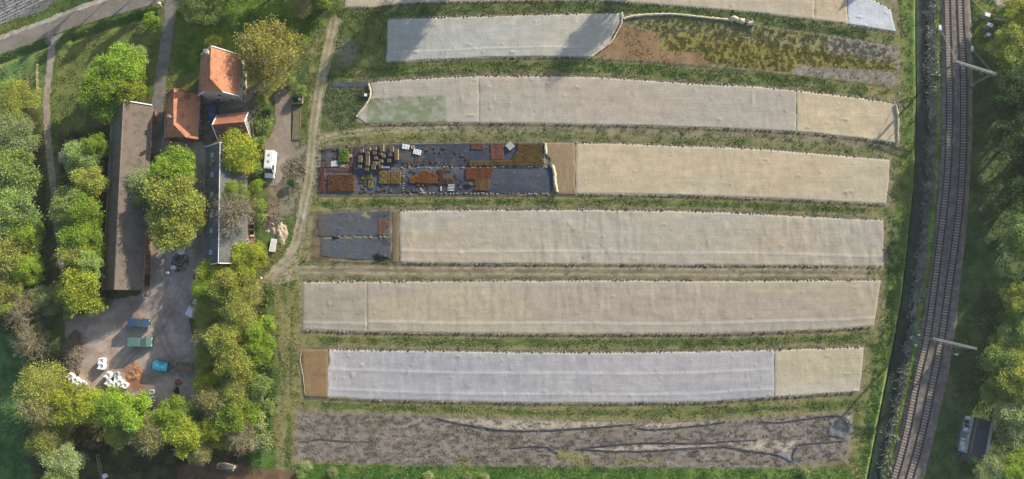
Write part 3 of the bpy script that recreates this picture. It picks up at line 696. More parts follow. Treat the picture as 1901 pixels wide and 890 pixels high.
def fc(xa, xb, fi, c0, c1, label, **k):
    o = sheet('fleece_cover', xa, xb, fi, c0, c1, label, 'fleece cover', FG, **k)
    T, B = (k.get('top') or F[fi][0]), (k.get('bot') or F[fi][1]); m = MB(); rs = random.Random(fi * 7 + int(xa)); x = xa + 2
    while x < xb - 2:
        for e_, dy in ((T, -.6), (B, .9)):
            if rs.random() < .38 or (e_ is B and k.get('right') and x > xb + float(k['right'](np.array(1.0))) - 2) or (e_ is B and k.get('left') and x < xa + 4): continue
            p = P(x + rs.uniform(-2.2, 2.2), float(yat(e_, x)) + dy + rs.uniform(-.7, .7)); q = rs.uniform(.05, .14); dark = rs.random() < (.35 if e_ is T else .7)
            m.box(-q * 1.2, -q, 0, q * 1.2, q, .16 + q * .6, tuple(lin(70,66,54) if dark else lin(174,167,148)), Matrix.Translation(p) @ Matrix.Rotation(rs.uniform(0, 3), 4, 'Z'))
        x += 6.7
    m.build('hem_weights', M['clod'], o, colour=True)['kind'] = 'stuff'
    return o
def speck(Cc, X, Y, U, Vv):
    t = (vnoise(X, Y, 2.6, 66) * .5 + fbm(X * .3, Y, 14, 67, 3) * .5)[..., None]; return Cc * (.78 + .42 * t)
fc(641, 1512, 0, lin(184,172,150), TAN, 'long beige fleece cover cut off by the top edge of the picture', seed=1)
fc(1512, 1573, 0, lin(194,182,160), TAN, 'short beige fleece cover between the long topmost sheet and the white one', seed=2)
fc(1574, 1663, 0, lin(196,200,206), lin(206,208,212), 'bright white fleece cover at the upper right corner of the beds', seed=3, top=[(1576,-12),(1600,-8),(1630,4),(1655,18)], wr=.05, right=lambda v: -10 * (1 - v))
fc(720, 1153, 1, lin(176,176,168), lin(182,178,164), 'grey fleece cover crossed by two tree shadows, its right end torn back to bare soil', seed=4, lines=(.78,),
   right=lambda v: np.interp(v, [0, .2, .45, .65, .8, 1], [2, 0, -14, -22, -36, -56]), left=lambda v: -3 * v, cell=.26)
def c2a(Cc, X, Y, U, Vv):
    m = poly_m(X, Y, [(684,186),(700,183),(760,180),(828,177),(829,228),(680,232)], 3, .6)[..., None]
    s = sm(fbm(X, Y, 9, 7, 4), .4, .62)[..., None]
    g = (lin(128,138,108) * (1 - s) + lin(154,154,140) * s)
    return Cc * (1 - m) + g * m
fc(686, 889, 2, GREY, lin(174,168,160), 'short fleece cover with a torn left end and green growth showing through', seed=5, cfn=c2a, left=lambda v: np.interp(v, [0, .3, .5, .8, .9, 1], [0, 6, -2, -23, -22, -5]), holes=([(689,187),(696,183),(703,184),(704,190),(696,195),(688,194)],), cell=.24)
fc(889, 1478, 2, GREY, PINK, 'long pinkish beige fleece cover in the row above the nursery cloth', seed=6)
fc(1479, 1664, 2, TAN, lin(198,184,152), 'warm beige fleece cover under the mast shadow at the right end of its row', seed=7, right=lambda v: 6 * v)
fc(1069, 1651, 3, lin(186,176,150), TAN, 'long sandy fleece cover in the nursery row', seed=8, right=lambda v: np.interp(v, [0, .6, 1], [0, -2, -7]))
fc(742, 1640, 4, lin(178,166,146), lin(172,167,154), 'long rippled grey beige fleece cover right of the weedy black cloth', seed=9, lines=(.77,), wr=.09)
fc(562, 681, 5, lin(162,154,140), lin(172,162,142), 'short fleece cover at the left end of the row next to the rutted track', seed=10, lines=(.84,))
fc(681, 1635, 5, lin(170,159,145), lin(177,165,142), 'longest fleece cover, in the row below the rutted double track', seed=11, lines=(.8,), right=lambda v: -13 * v, wr=.07)
def white_edge(Cc, X, Y, U, Vv): 
    g = np.exp(-U * 100)[..., None]; return Cc * (1 - g) + lin(214,212,208) * g
fc(611, 1437, 6, lin(163,164,168), lin(172,169,171), 'long bluish grey fleece cover beside an open strip of brown mesh', seed=12, lines=(.42, .83), left=lambda v: np.interp(v, [0, .3, .5, .75, 1], [0, 1, -5, -2, -5]), cfn=white_edge)
fc(1438, 1603, 6, lin(186,178,160), lin(182,172,146), 'cream fleece cover at the right end of the sixth row beside the headland', seed=13, right=lambda v: np.interp(v, [0, .3, 1], [0, -1, -8]))
# brown meshes
def bm_(xa, xb, fi, c0, c1, label, **k): return sheet('mesh_cover', xa, xb, fi, c0, c1, label, 'ground mesh', 'brown mesh covers', mat='mat', scallop=.4, cfn=speck, **k)
bm_(1012, 1067, 3, lin(146,126,100), lin(158,138,110), 'wide brown mesh between the nursery cloth and the sandy fleece', seed=14, left=lambda v: np.interp(v, [0, .28, .3, .45, .55, 1], [0, 3, 10, 8, 17, 22]), z=.18, right=lambda v: np.interp(v, [0, .5, .7, 1], [-1, 1, -1, 3]))
bm_(560, 609, 6, lin(138,114,82), lin(152,126,92), 'brown mesh with sandy patches at the left end of the bluish fleece', seed=15, left=lambda v: 6 * v, z=.16)
bm_(728, 740, 4, lin(128,112,82), lin(118,104,78), 'narrow brown mesh strip right of the weedy black cloth', seed=16, z=.06)
# pale rolled edge at the brown mesh
def roll(name, pts, r, mat, label, cat, z=.25, seed=0, wob=.25):
    w = resample([P(x, y, z) for x, y in pts], .3); m = MB(); rs = random.Random(seed)
    w = [p + Vector((rs.uniform(-1, 1), rs.uniform(-1, 1), 0)) * r * wob for p in w]; rr = [r * rs.uniform(.75, 1.25) for _ in w]
    c = w[len(w) // 2].copy(); n = 7; ring = []
    for i, p in enumerate(w):
        d = (w[min(i + 1, len(w) - 1)] - w[max(i - 1, 0)]).normalized(); nn = Vector((-d.y, d.x, 0))
        ring.append([p - c + nn * rr[i] * math.cos(t * 2 * math.pi / n) + Vector((0, 0, rr[i] * .8 * math.sin(t * 2 * math.pi / n))) for t in range(n)])
    vs = [v for q in ring for v in q]; fs = []
    for i in range(len(ring) - 1):
        for t in range(n): fs.append((i * n + t, i * n + (t + 1) % n, (i + 1) * n + (t + 1) % n, (i + 1) * n + t))
    m.add(vs, fs); o = m.build(name, M[mat], smooth=True); o.location = c
    return tag(o, label, cat)
M['fleece_plain'] = mat_col('rolled_fleece', lin(206,196,168), .8, 4, .12, .5)
roll('rolled_fleece', [(1012,267),(1013,278),(1014,288)], .32, 'fleece_plain', 'short pale rolled edge at the top of the wide brown mesh', 'rolled fleece', .3, 1)
roll('rolled_fleece', [(1024,306),(1029,318),(1030,335),(1032,350),(1034,358)], .36, 'fleece_plain', 'long pale rolled edge at the lower left of the wide brown mesh', 'rolled fleece', .3, 2)
roll('rolled_fleece', [(684,156),(688,168),(687,182),(678,197),(664,214),(660,219)], .22, 'fleece_plain', 'twisted fleece edge at the torn left end of the short fleece cover', 'rolled fleece', .32, 3)
roll('rolled_fleece', [(1155,22),(1156,34),(1153,46),(1144,62),(1137,76),(1125,86),(1110,97),(1098,106)], .17, 'fleece_plain', 'twisted edge of the grey fleece along the bare brown soil', 'rolled fleece', .3, 4)
roll('rolled_fleece', [(1157,36),(1172,30),(1200,28),(1232,26),(1270,28),(1300,32),(1340,36),(1360,38)], .27, 'fleece_plain', 'long twisted rope of fleece trailing right across the weedy bed', 'rolled fleece', .25, 5)
roll('fleece_bundle', [(1356,38),(1364,36),(1372,39),(1380,38),(1388,42),(1397,43)], .55, 'fleece_plain', 'crumpled bundle of fleece at the end of the long twisted rope', 'fleece bundle', .3, 6, .9)
roll('rolled_fleece', [(1663,194),(1666,205),(1668,225),(1667,245),(1668,266)], .2, 'fleece_plain', 'rolled edge at the right end of the warm beige fleece', 'rolled fleece', .3, 7)
roll('rolled_fleece', [(560,651),(557,668),(562,690),(564,712),(567,736)], .05, 'fleece_plain', 'thin pale edge left of the brown mesh in the bluish row', 'rolled fleece', .2, 8)
M['hose'] = mat_col('black_plastic_edge', (.06, .065, .08), .5, 4, .3)
for k, (pts, lab) in enumerate(((([(810,777),(860,788),(925,798),(960,800),(1000,800),(1100,794),(1178,787)]), 'black plastic edge below the pale strip at the head of the bare bed'),
    ([(1183,795),(1210,798),(1240,796),(1300,790),(1350,782)], 'black plastic edge in the middle of the bare bed near its head'),
    ([(1080,832),(1130,827),(1200,821),(1300,823),(1350,819),(1408,817)], 'upper of the two long black plastic edges in the right half of the bare bed'),
    ([(1070,833),(1140,838),(1200,838),(1340,827),(1380,836),(1440,842),(1456,850),(1470,857)], 'lower of the two long black plastic edges in the right half of the bare bed'),
    ([(1415,783),(1450,785),(1500,777),(1562,768),(1570,785),(1578,798)], 'black plastic edge at the upper right corner of the bare bed'),
    ([(1470,858),(1474,840),(1482,825),(1490,824),(1520,822),(1572,818)], 'curled black plastic edge at the lower right corner of the bare bed'),
    ([(553,820),(575,819),(592,814),(640,820),(695,819)], 'black hose lying at the left end of the bare bed'),
    ([(950,832),(1010,827),(1030,836),(1040,844)], 'short black plastic edge left of the dry weeds in the bare bed'))):
    roll('plastic_edge', pts, .085 if k != 6 else .06, 'hose', lab, 'plastic edge', .12, 20 + k, .8)
sheet('plastic_sheet', 1536, 1574, 7, lin(96,98,104), lin(130,128,126), 'dark crumpled plastic sheet at the right end of the bare bed', 'plastic sheet', mat='mat', top=[(1536,800),(1550,778),(1574,785)], bot=[(1536,808),(1574,815)], z=.1, seed=31, wr=.2, scallop=.3)
sheet('plastic_sheet', 1440, 1470, 7, lin(70,74,84), lin(130,132,136), 'dark crumpled plastic sheet at the lower edge of the bare bed', 'plastic sheet', mat='mat', top=[(1440,842),(1470,840)], bot=[(1440,845),(1470,858)], z=.1, seed=32, wr=.2, scallop=.3)
# black nursery cloths
def dusty(Cc, X, Y, U, Vv):
    s = (sm(fbm(X, Y, 11, 18, 4), .46, .66) * np.interp(X, [590, 760, 860, 1030], [.75, .5, .2, .12]))[..., None]
    f = sm(vnoise(X, Y, 1.6, 19), .82, .95)[..., None] * .5
    Cc = Cc * (1 - s) + lin(104,98,92) * s
    return Cc * (1 - f) + lin(118,116,112) * f
CL0, CL1 = lin(50,58,74), lin(80,88,102)
NG = 'black nursery ground cloths'
sheet('ground_cloth', 597, 1009, 3, CL0, CL1, 'upper black nursery cloth holding the crates and pallets', 'ground cloth', NG, 'mat', bot=[(596,312),(800,311),(1010,310)], z=.07, scallop=.3, seed=41, cfn=dusty, wr=.03, hem=.05)
sheet('ground_cloth', 593, 1026, 3, CL0, CL1, 'lower black nursery cloth in front of the crates', 'ground cloth', NG, 'mat', top=[(593,314),(800,312),(1026,311)], z=.07, scallop=.3, seed=42, cfn=dusty, wr=.03, hem=.05)
def weedy(Cc, X, Y, U, Vv):
    Cc = Cc * (.7 + .6 * vnoise(X, Y, 2.2, 67))[..., None]; s = np.clip(sm(fbm(X, Y, 4.6, 8, 4), .46, .62) + np.interp(X, [588, 618], [1, 0]), 0, 1)[..., None]; return Cc * (1 - s * .7) + lin(96,92,78) * s * .7 * 1.0 + 0
sheet('ground_cloth', 590, 724, 4, CL0, CL1, 'weedy black cloth, upper half with a reddish plant patch', 'ground cloth', NG, 'mat', bot=[(600,440),(725,439)], z=.06, scallop=.4, seed=43, cfn=weedy, wr=.05, hem=.05)
sheet('ground_cloth', 594, 726, 4, CL0, CL1, 'weedy black cloth, lower half beside the rutted track', 'ground cloth', NG, 'mat', top=[(592,443),(726,441)], bot=[(590,474),(620,480),(660,483),(726,482)], z=.06, scallop=.4, seed=44, cfn=weedy, wr=.06, hem=.05, left=lambda v: 4 * np.exp(-v * 9))
m = 0
# ------------------------------------------------------------------ plant blocks on the cloths
def plant_block(pts, c0, c1, h, label, seed, cell=.2, group='blocks of potted plants', gap=.03):
    w = [P(x, y) for x, y in pts]; x0, x1 = min(p.x for p in w), max(p.x for p in w); y0, y1 = min(p.y for p in w), max(p.y for p in w)
    rs = np.random.RandomState(seed); V_, F_, C_ = [], [], []
    xs_ = np.arange(x0, x1, cell); ys_ = np.arange(y0, y1, cell); XX, YY = np.meshgrid(xs_, ys_)
    a, b = to_px(XX, YY); k = inside(a, b, pts); XX, YY = XX[k], YY[k]
    ox, oy = (x0 + x1) / 2, (y0 + y1) / 2
    for X, Y in zip(XX, YY):
        if rs.rand() < gap: continue
        n = len(V_); hh = h * rs.uniform(.75, 1.1); c = c0 + (c1 - c0) * rs.rand(); c = c * rs.uniform(.85, 1.12) * (.82 + .4 * float(vnoise(X, Y * .4, .7, seed))); s_ = cell * .5 * rs.uniform(.85, 1.12)
        X, Y = X - ox, Y - oy
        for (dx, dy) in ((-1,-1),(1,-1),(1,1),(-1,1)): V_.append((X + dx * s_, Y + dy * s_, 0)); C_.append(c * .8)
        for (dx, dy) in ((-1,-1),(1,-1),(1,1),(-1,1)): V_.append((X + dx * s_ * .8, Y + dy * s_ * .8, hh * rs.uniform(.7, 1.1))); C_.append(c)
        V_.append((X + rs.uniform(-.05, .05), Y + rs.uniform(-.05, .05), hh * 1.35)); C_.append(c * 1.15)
        F_ += [(n+4, n+5, n+8), (n+5, n+6, n+8), (n+6, n+7, n+8), (n+7, n+4, n+8)]
        for q in range(4): r_ = (q + 1) % 4; F_.append((n+q, n+r_, n+4+r_)); F_.append((n+q, n+4+r_, n+4+q))
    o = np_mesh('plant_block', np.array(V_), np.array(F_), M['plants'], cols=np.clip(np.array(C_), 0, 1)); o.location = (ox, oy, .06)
    return tag(o, label, 'potted plants', group)
def rect(x0, y0, x1, y1): return [(x0, y0), (x1, y0), (x1, y1), (x0, y1)]
RB0, RB1 = lin(112,76,54), lin(134,94,64)
TN0, TN1 = lin(134,112,66), lin(156,132,80)
RD0, RD1 = lin(100,68,66), lin(118,80,74)
PB = [
 (rect(629,277,648,303), lin(104,134,52), lin(134,156,70), .45, 'leafy bright green block of plants left of the crates'),
 (rect(609,325,659,357), RB0, RB1, .3, 'large rust brown block at the lower left of the nursery cloth'),
 (rect(592,309,603,359), RD0, RD1, .2, 'narrow dark red strip along the left end of the nursery cloth'),
 (rect(604,313,656,320), lin(100,76,72), lin(112,88,82), .12, 'thin mauve row above the large rust brown block'),
 (rect(657,273,674,292), lin(100,78,78), lin(120,94,90), .15, 'mauve block between the bright green block and the crates'),
 (rect(648,292,656,311), lin(110,62,60), lin(140,92,84), .2, 'small reddish block right under the bright green block'),
 (rect(704,319,723,341), TN0, TN1, .3, 'straw coloured block below the crates, left one of a pair'),
 (rect(725,318,744,341), TN0, TN1, .3, 'straw coloured block below the crates, right one of a pair'),
 ([(670,327),(690,324),(693,334),(672,335)], lin(120,124,64), lin(150,148,84), .3, 'yellowish green tuft patch under the crates'),
 ([(683,336),(691,336),(694,350),(685,352)], lin(120,116,74), lin(140,134,84), .25, 'small straw patch beneath the yellowish green tufts'),
 ([(760,330),(775,325),(782,318),(796,318),(812,326),(813,341),(762,342)], RB0, lin(160,112,56), .3, 'rust and yellow patch in the middle of the lower cloth'),
 ([(812,316),(823,316),(825,342),(815,345)], RD0, RB0, .25, 'narrow reddish patch right of the rust and yellow patch'),
 (rect(770,290,780,303), lin(112,84,80), lin(124,94,88), .12, 'small mauve block under the white pallet'),
 (rect(827,331,843,342), RD0, RB1, .25, 'small rusty block above the three white crates'),
 (rect(874,267,899,279), lin(128,84,68), lin(142,96,78), .2, 'brown block at the top edge of the upper cloth'),
 (rect(910,267,934,298), lin(128,84,78), lin(142,96,86), .18, 'pinkish brown block left of the pale square board'),
 ([(962,267),(1006,268),(1007,309),(870,309),(870,300),(950,298),(955,288),(962,280)], lin(116,94,54), lin(134,112,66), .3, 'large ochre L shaped block next to the brown mesh'),
 ([(864,312),(917,312),(914,325),(908,334),(864,335)], lin(124,78,58), lin(138,90,62), .25, 'bright rust block on the lower cloth left of the bare black area'),
 ([(882,335),(909,334),(908,355),(880,355)], lin(130,96,62), lin(144,110,72), .25, 'dull brown block below the bright rust block'),
 ([(702,407),(723,411),(723,421),(715,424),(713,439),(703,438)], lin(120,88,78), lin(130,96,84), .12, 'reddish L shaped patch on the weedy black cloth'),
 (rect(604,296,619,311), lin(96,92,84), lin(116,108,98), .15, 'greyish block of trays at the left of the upper cloth'),
 (rect(630,304,647,312), lin(120,96,82), lin(146,132,120), .15, 'pale brown trays below the bright green block'),
]
for k, (pts, c0, c1, h, lab) in enumerate(PB): plant_block(pts, c0, c1, h, lab, 200 + k)
# crates
def crate_proto(L, W, H_):
    t = empty('crate', (0, 0, 0), 0, 'x', 'crate')
    m = MB(); n = max(2, int(H_ / .22))
    for q in range(n):
        z0 = .1 + q * (H_ - .1) / n; z1 = z0 + (H_ - .1) / n - .04
        m.box(-L/2, -W/2, z0, L/2, -W/2 + .03, z1); m.box(-L/2, W/2 - .03, z0, L/2, W/2, z1)
        m.box(-L/2, -W/2 + .032, z0, -L/2 + .03, W/2 - .032, z1); m.box(L/2 - .03, -W/2 + .032, z0, L/2, W/2 - .032, z1)
    m.box(-L/2 + .03, -W/2 + .03, .1, L/2 - .03, W/2 - .03, .14)
    for a in (-1, 1):
        for b in (-1, 1): m.box(a * L/2 - .05 - a * .082, b * W/2 - .05 - b * .082, 0, a * L/2 + .05 - a * .082, b * W/2 + .05 - b * .082, H_)
    m.build('slatted_side', M['crate_wood'], t)
    rs = np.random.RandomState(5); f = MB()
    for q in range(26):
        x, y = rs.uniform(-L/2 + .1, L/2 - .1), rs.uniform(-W/2 + .1, W/2 - .1); r_ = .09
        z = H_ - .12 + rs.rand() * .1
        f.add([(x - r_, y - r_, z - .1), (x + r_, y - r_, z - .1), (x + r_, y + r_, z - .1), (x - r_, y + r_, z - .1), (x, y, z + .08)], [(0,1,4),(1,2,4),(2,3,4),(3,0,4)], tuple(lin(150,134,100) * rs.uniform(.7, 1.2)))
    f.add([(-L/2 + .04, -W/2 + .04, H_ - .16), (L/2 - .04, -W/2 + .04, H_ - .16), (L/2 - .04, W/2 - .04, H_ - .16), (-L/2 + .04, W/2 - .04, H_ - .16)], [(0,1,2,3)], tuple(lin(104,90,66)))
    f.build('contents', M['plants'], t, colour=True)
    return t
CR = [(718,268,0),(798,240,0),(870,240,0),(785,290,0),(870,290,0),(958,212,1),(958,248,1),(937,292,0),(972,325,0),(1070,232,0),(1068,265,0),(1055,310,0),(1128,270,1),(1128,312,1),(1128,350,1),(700,338,0),(703,378,1),(695,450,0),(790,345,1),(790,382,1),(788,420,1),(778,480,0),(885,350,0),(870,418,1),(858,460,1),(940,452,0),(1040,380,0),(945,385,0),(908,412,0)]
p0 = crate_proto(.85, .75, .95); p1 = crate_proto(.85, .95, 1.2)
cl = ['leftmost crate of the top line on the nursery cloth','crate in the top line left of the gap','crate in the top line, third from the left','crate just below the top line at the left','crate just below the top line, in the middle','upper half of the tall pair at the top edge of the cloth','lower half of the tall pair at the top edge of the cloth','small crate touching the foot of the tall pair','crate set off to the right below the tall pair','uppermost crate of the right hand column','second crate of the right hand column','lowest crate of the right hand column','top crate of the long stack at the far right','middle crate of the long stack at the far right','bottom crate of the long stack at the far right','upper crate in the left column beside the mauve block','tall crate under the upper one in the left column','lowest crate in the left column','top crate of the long central column','second crate of the long central column','third crate of the long central column','crate at the foot of the central column','crate right of the long central column','tall crate of the fourth column','tall crate at the foot of the fourth column','crate above the right straw coloured block','lone crate right of the middle, above the stone edge','weathered crate near the centre of the group','crate tucked against the fourth column']
used = set()
for k, (a, b, kk) in enumerate(CR):
    src = p1 if kk else p0; o = src if kk not in used else copy_tree(src); used.add(kk)
    o.scale = (.84, .84, 1.0); o.location = P(560 + a / 6.357, 240 + b / 6.357, .07); o.rotation_euler.z = random.uniform(-.08, .08)
    o['label'] = 'wooden crate, ' + cl[k].replace('crate ', '', 1) if cl[k].startswith('crate ') else 'wooden ' + cl[k] if cl[k].split()[0] in ('small','tall','weathered') else cl[k]
    o['group'] = 'crates standing on the nursery cloth'
# loose trays and pots
rs_ = random.Random(77); tp = {}
def tray_proto(kind):
    m = MB(); c = {'brown': lin(120,84,62), 'green': lin(92,108,62), 'grey': lin(120,118,112)}[kind]
    m.box(-.28, -.2, 0, .28, .2, .09, tuple(lin(40,42,46)))
    for a in range(5):
        for b in range(3):
            x, y, q = -.2 + a * .1, -.12 + b * .12, .05; m.add([(x-q,y-q,.091),(x+q,y-q,.091),(x+q,y+q,.091),(x-q,y+q,.091),(x,y,.2)], [(0,1,4),(1,2,4),(2,3,4),(3,0,4)], tuple(c * rs_.uniform(.7, 1.3)))
    return m.build('plant_tray', M['plants'], colour=True)
TL_ = {'brown': 'small black tray of withered brown plants lying loose on the nursery cloth', 'green': 'small black tray of green seedlings lying loose on the nursery cloth', 'grey': 'small black tray of empty grey pots lying loose on the nursery cloth'}
n_t = 0
while n_t < 95:
    x, y = rs_.uniform(600, 872), rs_.choice([rs_.uniform(272, 308), rs_.uniform(316, 357)])
    if any(inside(np.array([x]), np.array([y]), p[0])[0] for p in PB) or (655 < x < 745 and y < 312) or (745 < x < 785 and y < 290): continue
    if rs_.random() > (1.0 if x < 760 or 300 < y < 345 else .35): continue
    k = rs_.choice(['brown', 'green', 'grey', 'brown', 'grey'])
    if k not in tp: tp[k] = tray_proto(k); o = tp[k]
    else: o = tp[k].copy(); col.objects.link(o)
    o.location = P(x, y, .1); o.rotation_euler.z = rs_.choice([0, 1.57]) + rs_.uniform(-.3, .3); q = rs_.uniform(.7, 1.5); o.scale = (q, q, 1); tag(o, TL_[k], 'plant tray', k + ' trays on the nursery cloth'); n_t += 1
# pallets, boards
def pallet(x, y, L, W, rz, label, mat='pale_wood', slats=5, h=.16):
    t = empty('pallet', P(x, y, .09), rz, label, 'pallet', 'pallets and slatted crates on the nursery cloth')
    m = MB()
    for q in range(slats): a = -L/2 + L * q / (slats - 1) * .86; m.box(a, -W/2, h - .03, a + L * .14, W/2, h)
    m.build('deck', M[mat], t)
    m = MB()
    for b in (-W/2, -.06, W/2 - .12): m.box(-L/2, b, 0, L/2, b + .12, h - .032)
    m.build('bearer', M[mat], t)
pallet(754, 270.5, 1.6, .45, -.18, 'narrow white pallet, upper of the two at the top edge of the cloth', 'white', 3)
pallet(753, 275, 1.5, .5, -.12, 'narrow white pallet, lower of the two at the top edge of the cloth', 'white', 3)
pallet(775, 283, 1.7, 1.1, -.25, 'broad white pallet tilted right of the two narrow ones', 'white', 5, .3)
pallet(767, 274, .8, .7, .3, 'small weathered pallet between the white ones', 'pale_wood', 3, .3)
pallet(650, 290, .9, .7, .1, 'small pale pallet right beside the bright green block', 'pale_wood', 4, .2)
pallet(618, 305, .7, 1.1, .05, 'white slatted tray, left one beneath the bright green block', 'white', 4, .2)
pallet(624, 304, .6, 1.2, .05, 'white slatted tray, right one beneath the bright green block', 'white', 4, .2)
pallet(637, 308, .8, .6, 0, 'small cream tray under the bright green block', 'pale_wood', 3, .2)
for k, x in enumerate((833.5, 837.5, 841.5)): pallet(x, 349, .38, 1.35, -.08, ['left', 'middle', 'right'][k] + ' one of the three long white trays on the lower cloth', 'white', 2, .2)
pallet(819, 351, .3, .9, 0, 'narrow white board standing left of the three long trays', 'white', 2, .3)
pallet(784, 354, .3, 1.3, .65, 'slanting white board at the bottom edge of the lower cloth', 'white', 2, .2)
pallet(715, 311, 1.9, .4, 0, 'long grey board under the crates on the stone edge', 'white', 3, .15)
m = MB(); m.box(-.75, -.75, .35, .75, .75, .45)
for a in (-.6, .6):
    for b in (-.6, .6): m.box(a - .06, b - .06, 0, a + .06, b + .06, .348)
o = m.build('square_table', M['concrete'], bevel=.01); o.location = P(947, 272, .08); o.rotation_euler.z = .72; tag(o, 'pale square low table turned on its corner on the upper cloth', 'low table')
def heap(name, x, y, rx, ry, h, mat, label, cat, seed, z=0, rz=0, rough=.5, n=26):
    """irregular mound"""
    rs = random.Random(seed); m = MB(); vs = []; p = P(x, y)
    for i in range(n + 1):
        for j in range(n + 1):
            u, v = i / n * 2 - 1, j / n * 2 - 1
            r_ = math.hypot(u, v) * (.8 + .55 * float(vnoise(math.cos(math.atan2(v, u)) * 2, math.sin(math.atan2(v, u)) * 2, 1.0, seed + 40))); f = max(0, 1 - r_ ** 1.6) 
            nz = float(fbm(u * 3 + seed, v * 3, .9, seed, 3))
            vs.append((u * rx, v * ry, f * h * (1 - rough + rough * 2 * nz) - .03))
    fs = [(i * (n + 1) + j, (i + 1) * (n + 1) + j, (i + 1) * (n + 1) + j + 1, i * (n + 1) + j + 1) for i in range(n) for j in range(n) if max(vs[i * (n + 1) + j][2], vs[(i + 1) * (n + 1) + j + 1][2]) > -.02]
    m.add(vs, fs); o = m.build(name, M[mat], smooth=rough < .9); o.location = p + Vector((0, 0, z)); o.rotation_euler.z = rz
    return tag(o, label, cat)
heap('scrap_heap', 872, 344, 1.3, .8, .5, 'dark', 'dark heap of pots left of the dull brown block', 'heap', 3, .06)
heap('scrap_heap', 707, 475, 1.9, 1.0, .5, 'dark', 'dark heap of torn plastic at the lower corner of the weedy cloth', 'heap', 4, .05, 0, 1.2)
heap('scrap_heap', 624, 441, 1.0, .3, .3, 'dark', 'small dark crumpled fold between the two weedy cloths', 'heap', 5, .05, 0, 1.0)
# edge stones
def stone(L, W, H_):
    m = MB(); m.box(-L/2, -W/2, 0, L/2, W/2, H_); return m.build('edge_stone', M['concrete'], bevel=.05)
st0 = stone(.34, .22, .14); first = True
def stones(pts, label, step, jit=.1):
    global first
    w = resample([P(x, y, .1) for x, y in pts], step)
    for p in w:
        if random.random() < .22: continue
        o = st0 if first else st0.copy()
        if not first: col.objects.link(o)
        first = False
        o.location = p + Vector((random.uniform(-.25, .25), random.uniform(-jit, jit), 0)); o.rotation_euler.z = random.uniform(-.5, .5)
        s_ = random.uniform(.7, 1.5); o.scale = (s_, s_ * random.uniform(.8, 1.2), 1); tag(o, label, 'stone', 'pale stones holding down the cloths')
stones([(745,311),(1005,310)], 'pale stone on the seam between the upper and lower nursery cloths', .62)
stones([(750,359),(1020,360)], 'pale stone along the bottom edge of the lower nursery cloth', .6)
stones([(594,276),(592,300),(590,330),(589,358)], 'pale stone along the left end of the nursery cloths', .8)
stones([(750,313),(750,335),(751,358)], 'pale stone in the short line dividing the lower nursery cloth', .55)
stones([(1010,285),(1012,300),(1014,312)], 'pale stone beside the brown mesh at the end of the nursery cloth', .5)
stones([(630,440),(725,439)], 'pale stone on the seam of the weedy black cloth', 1.1)
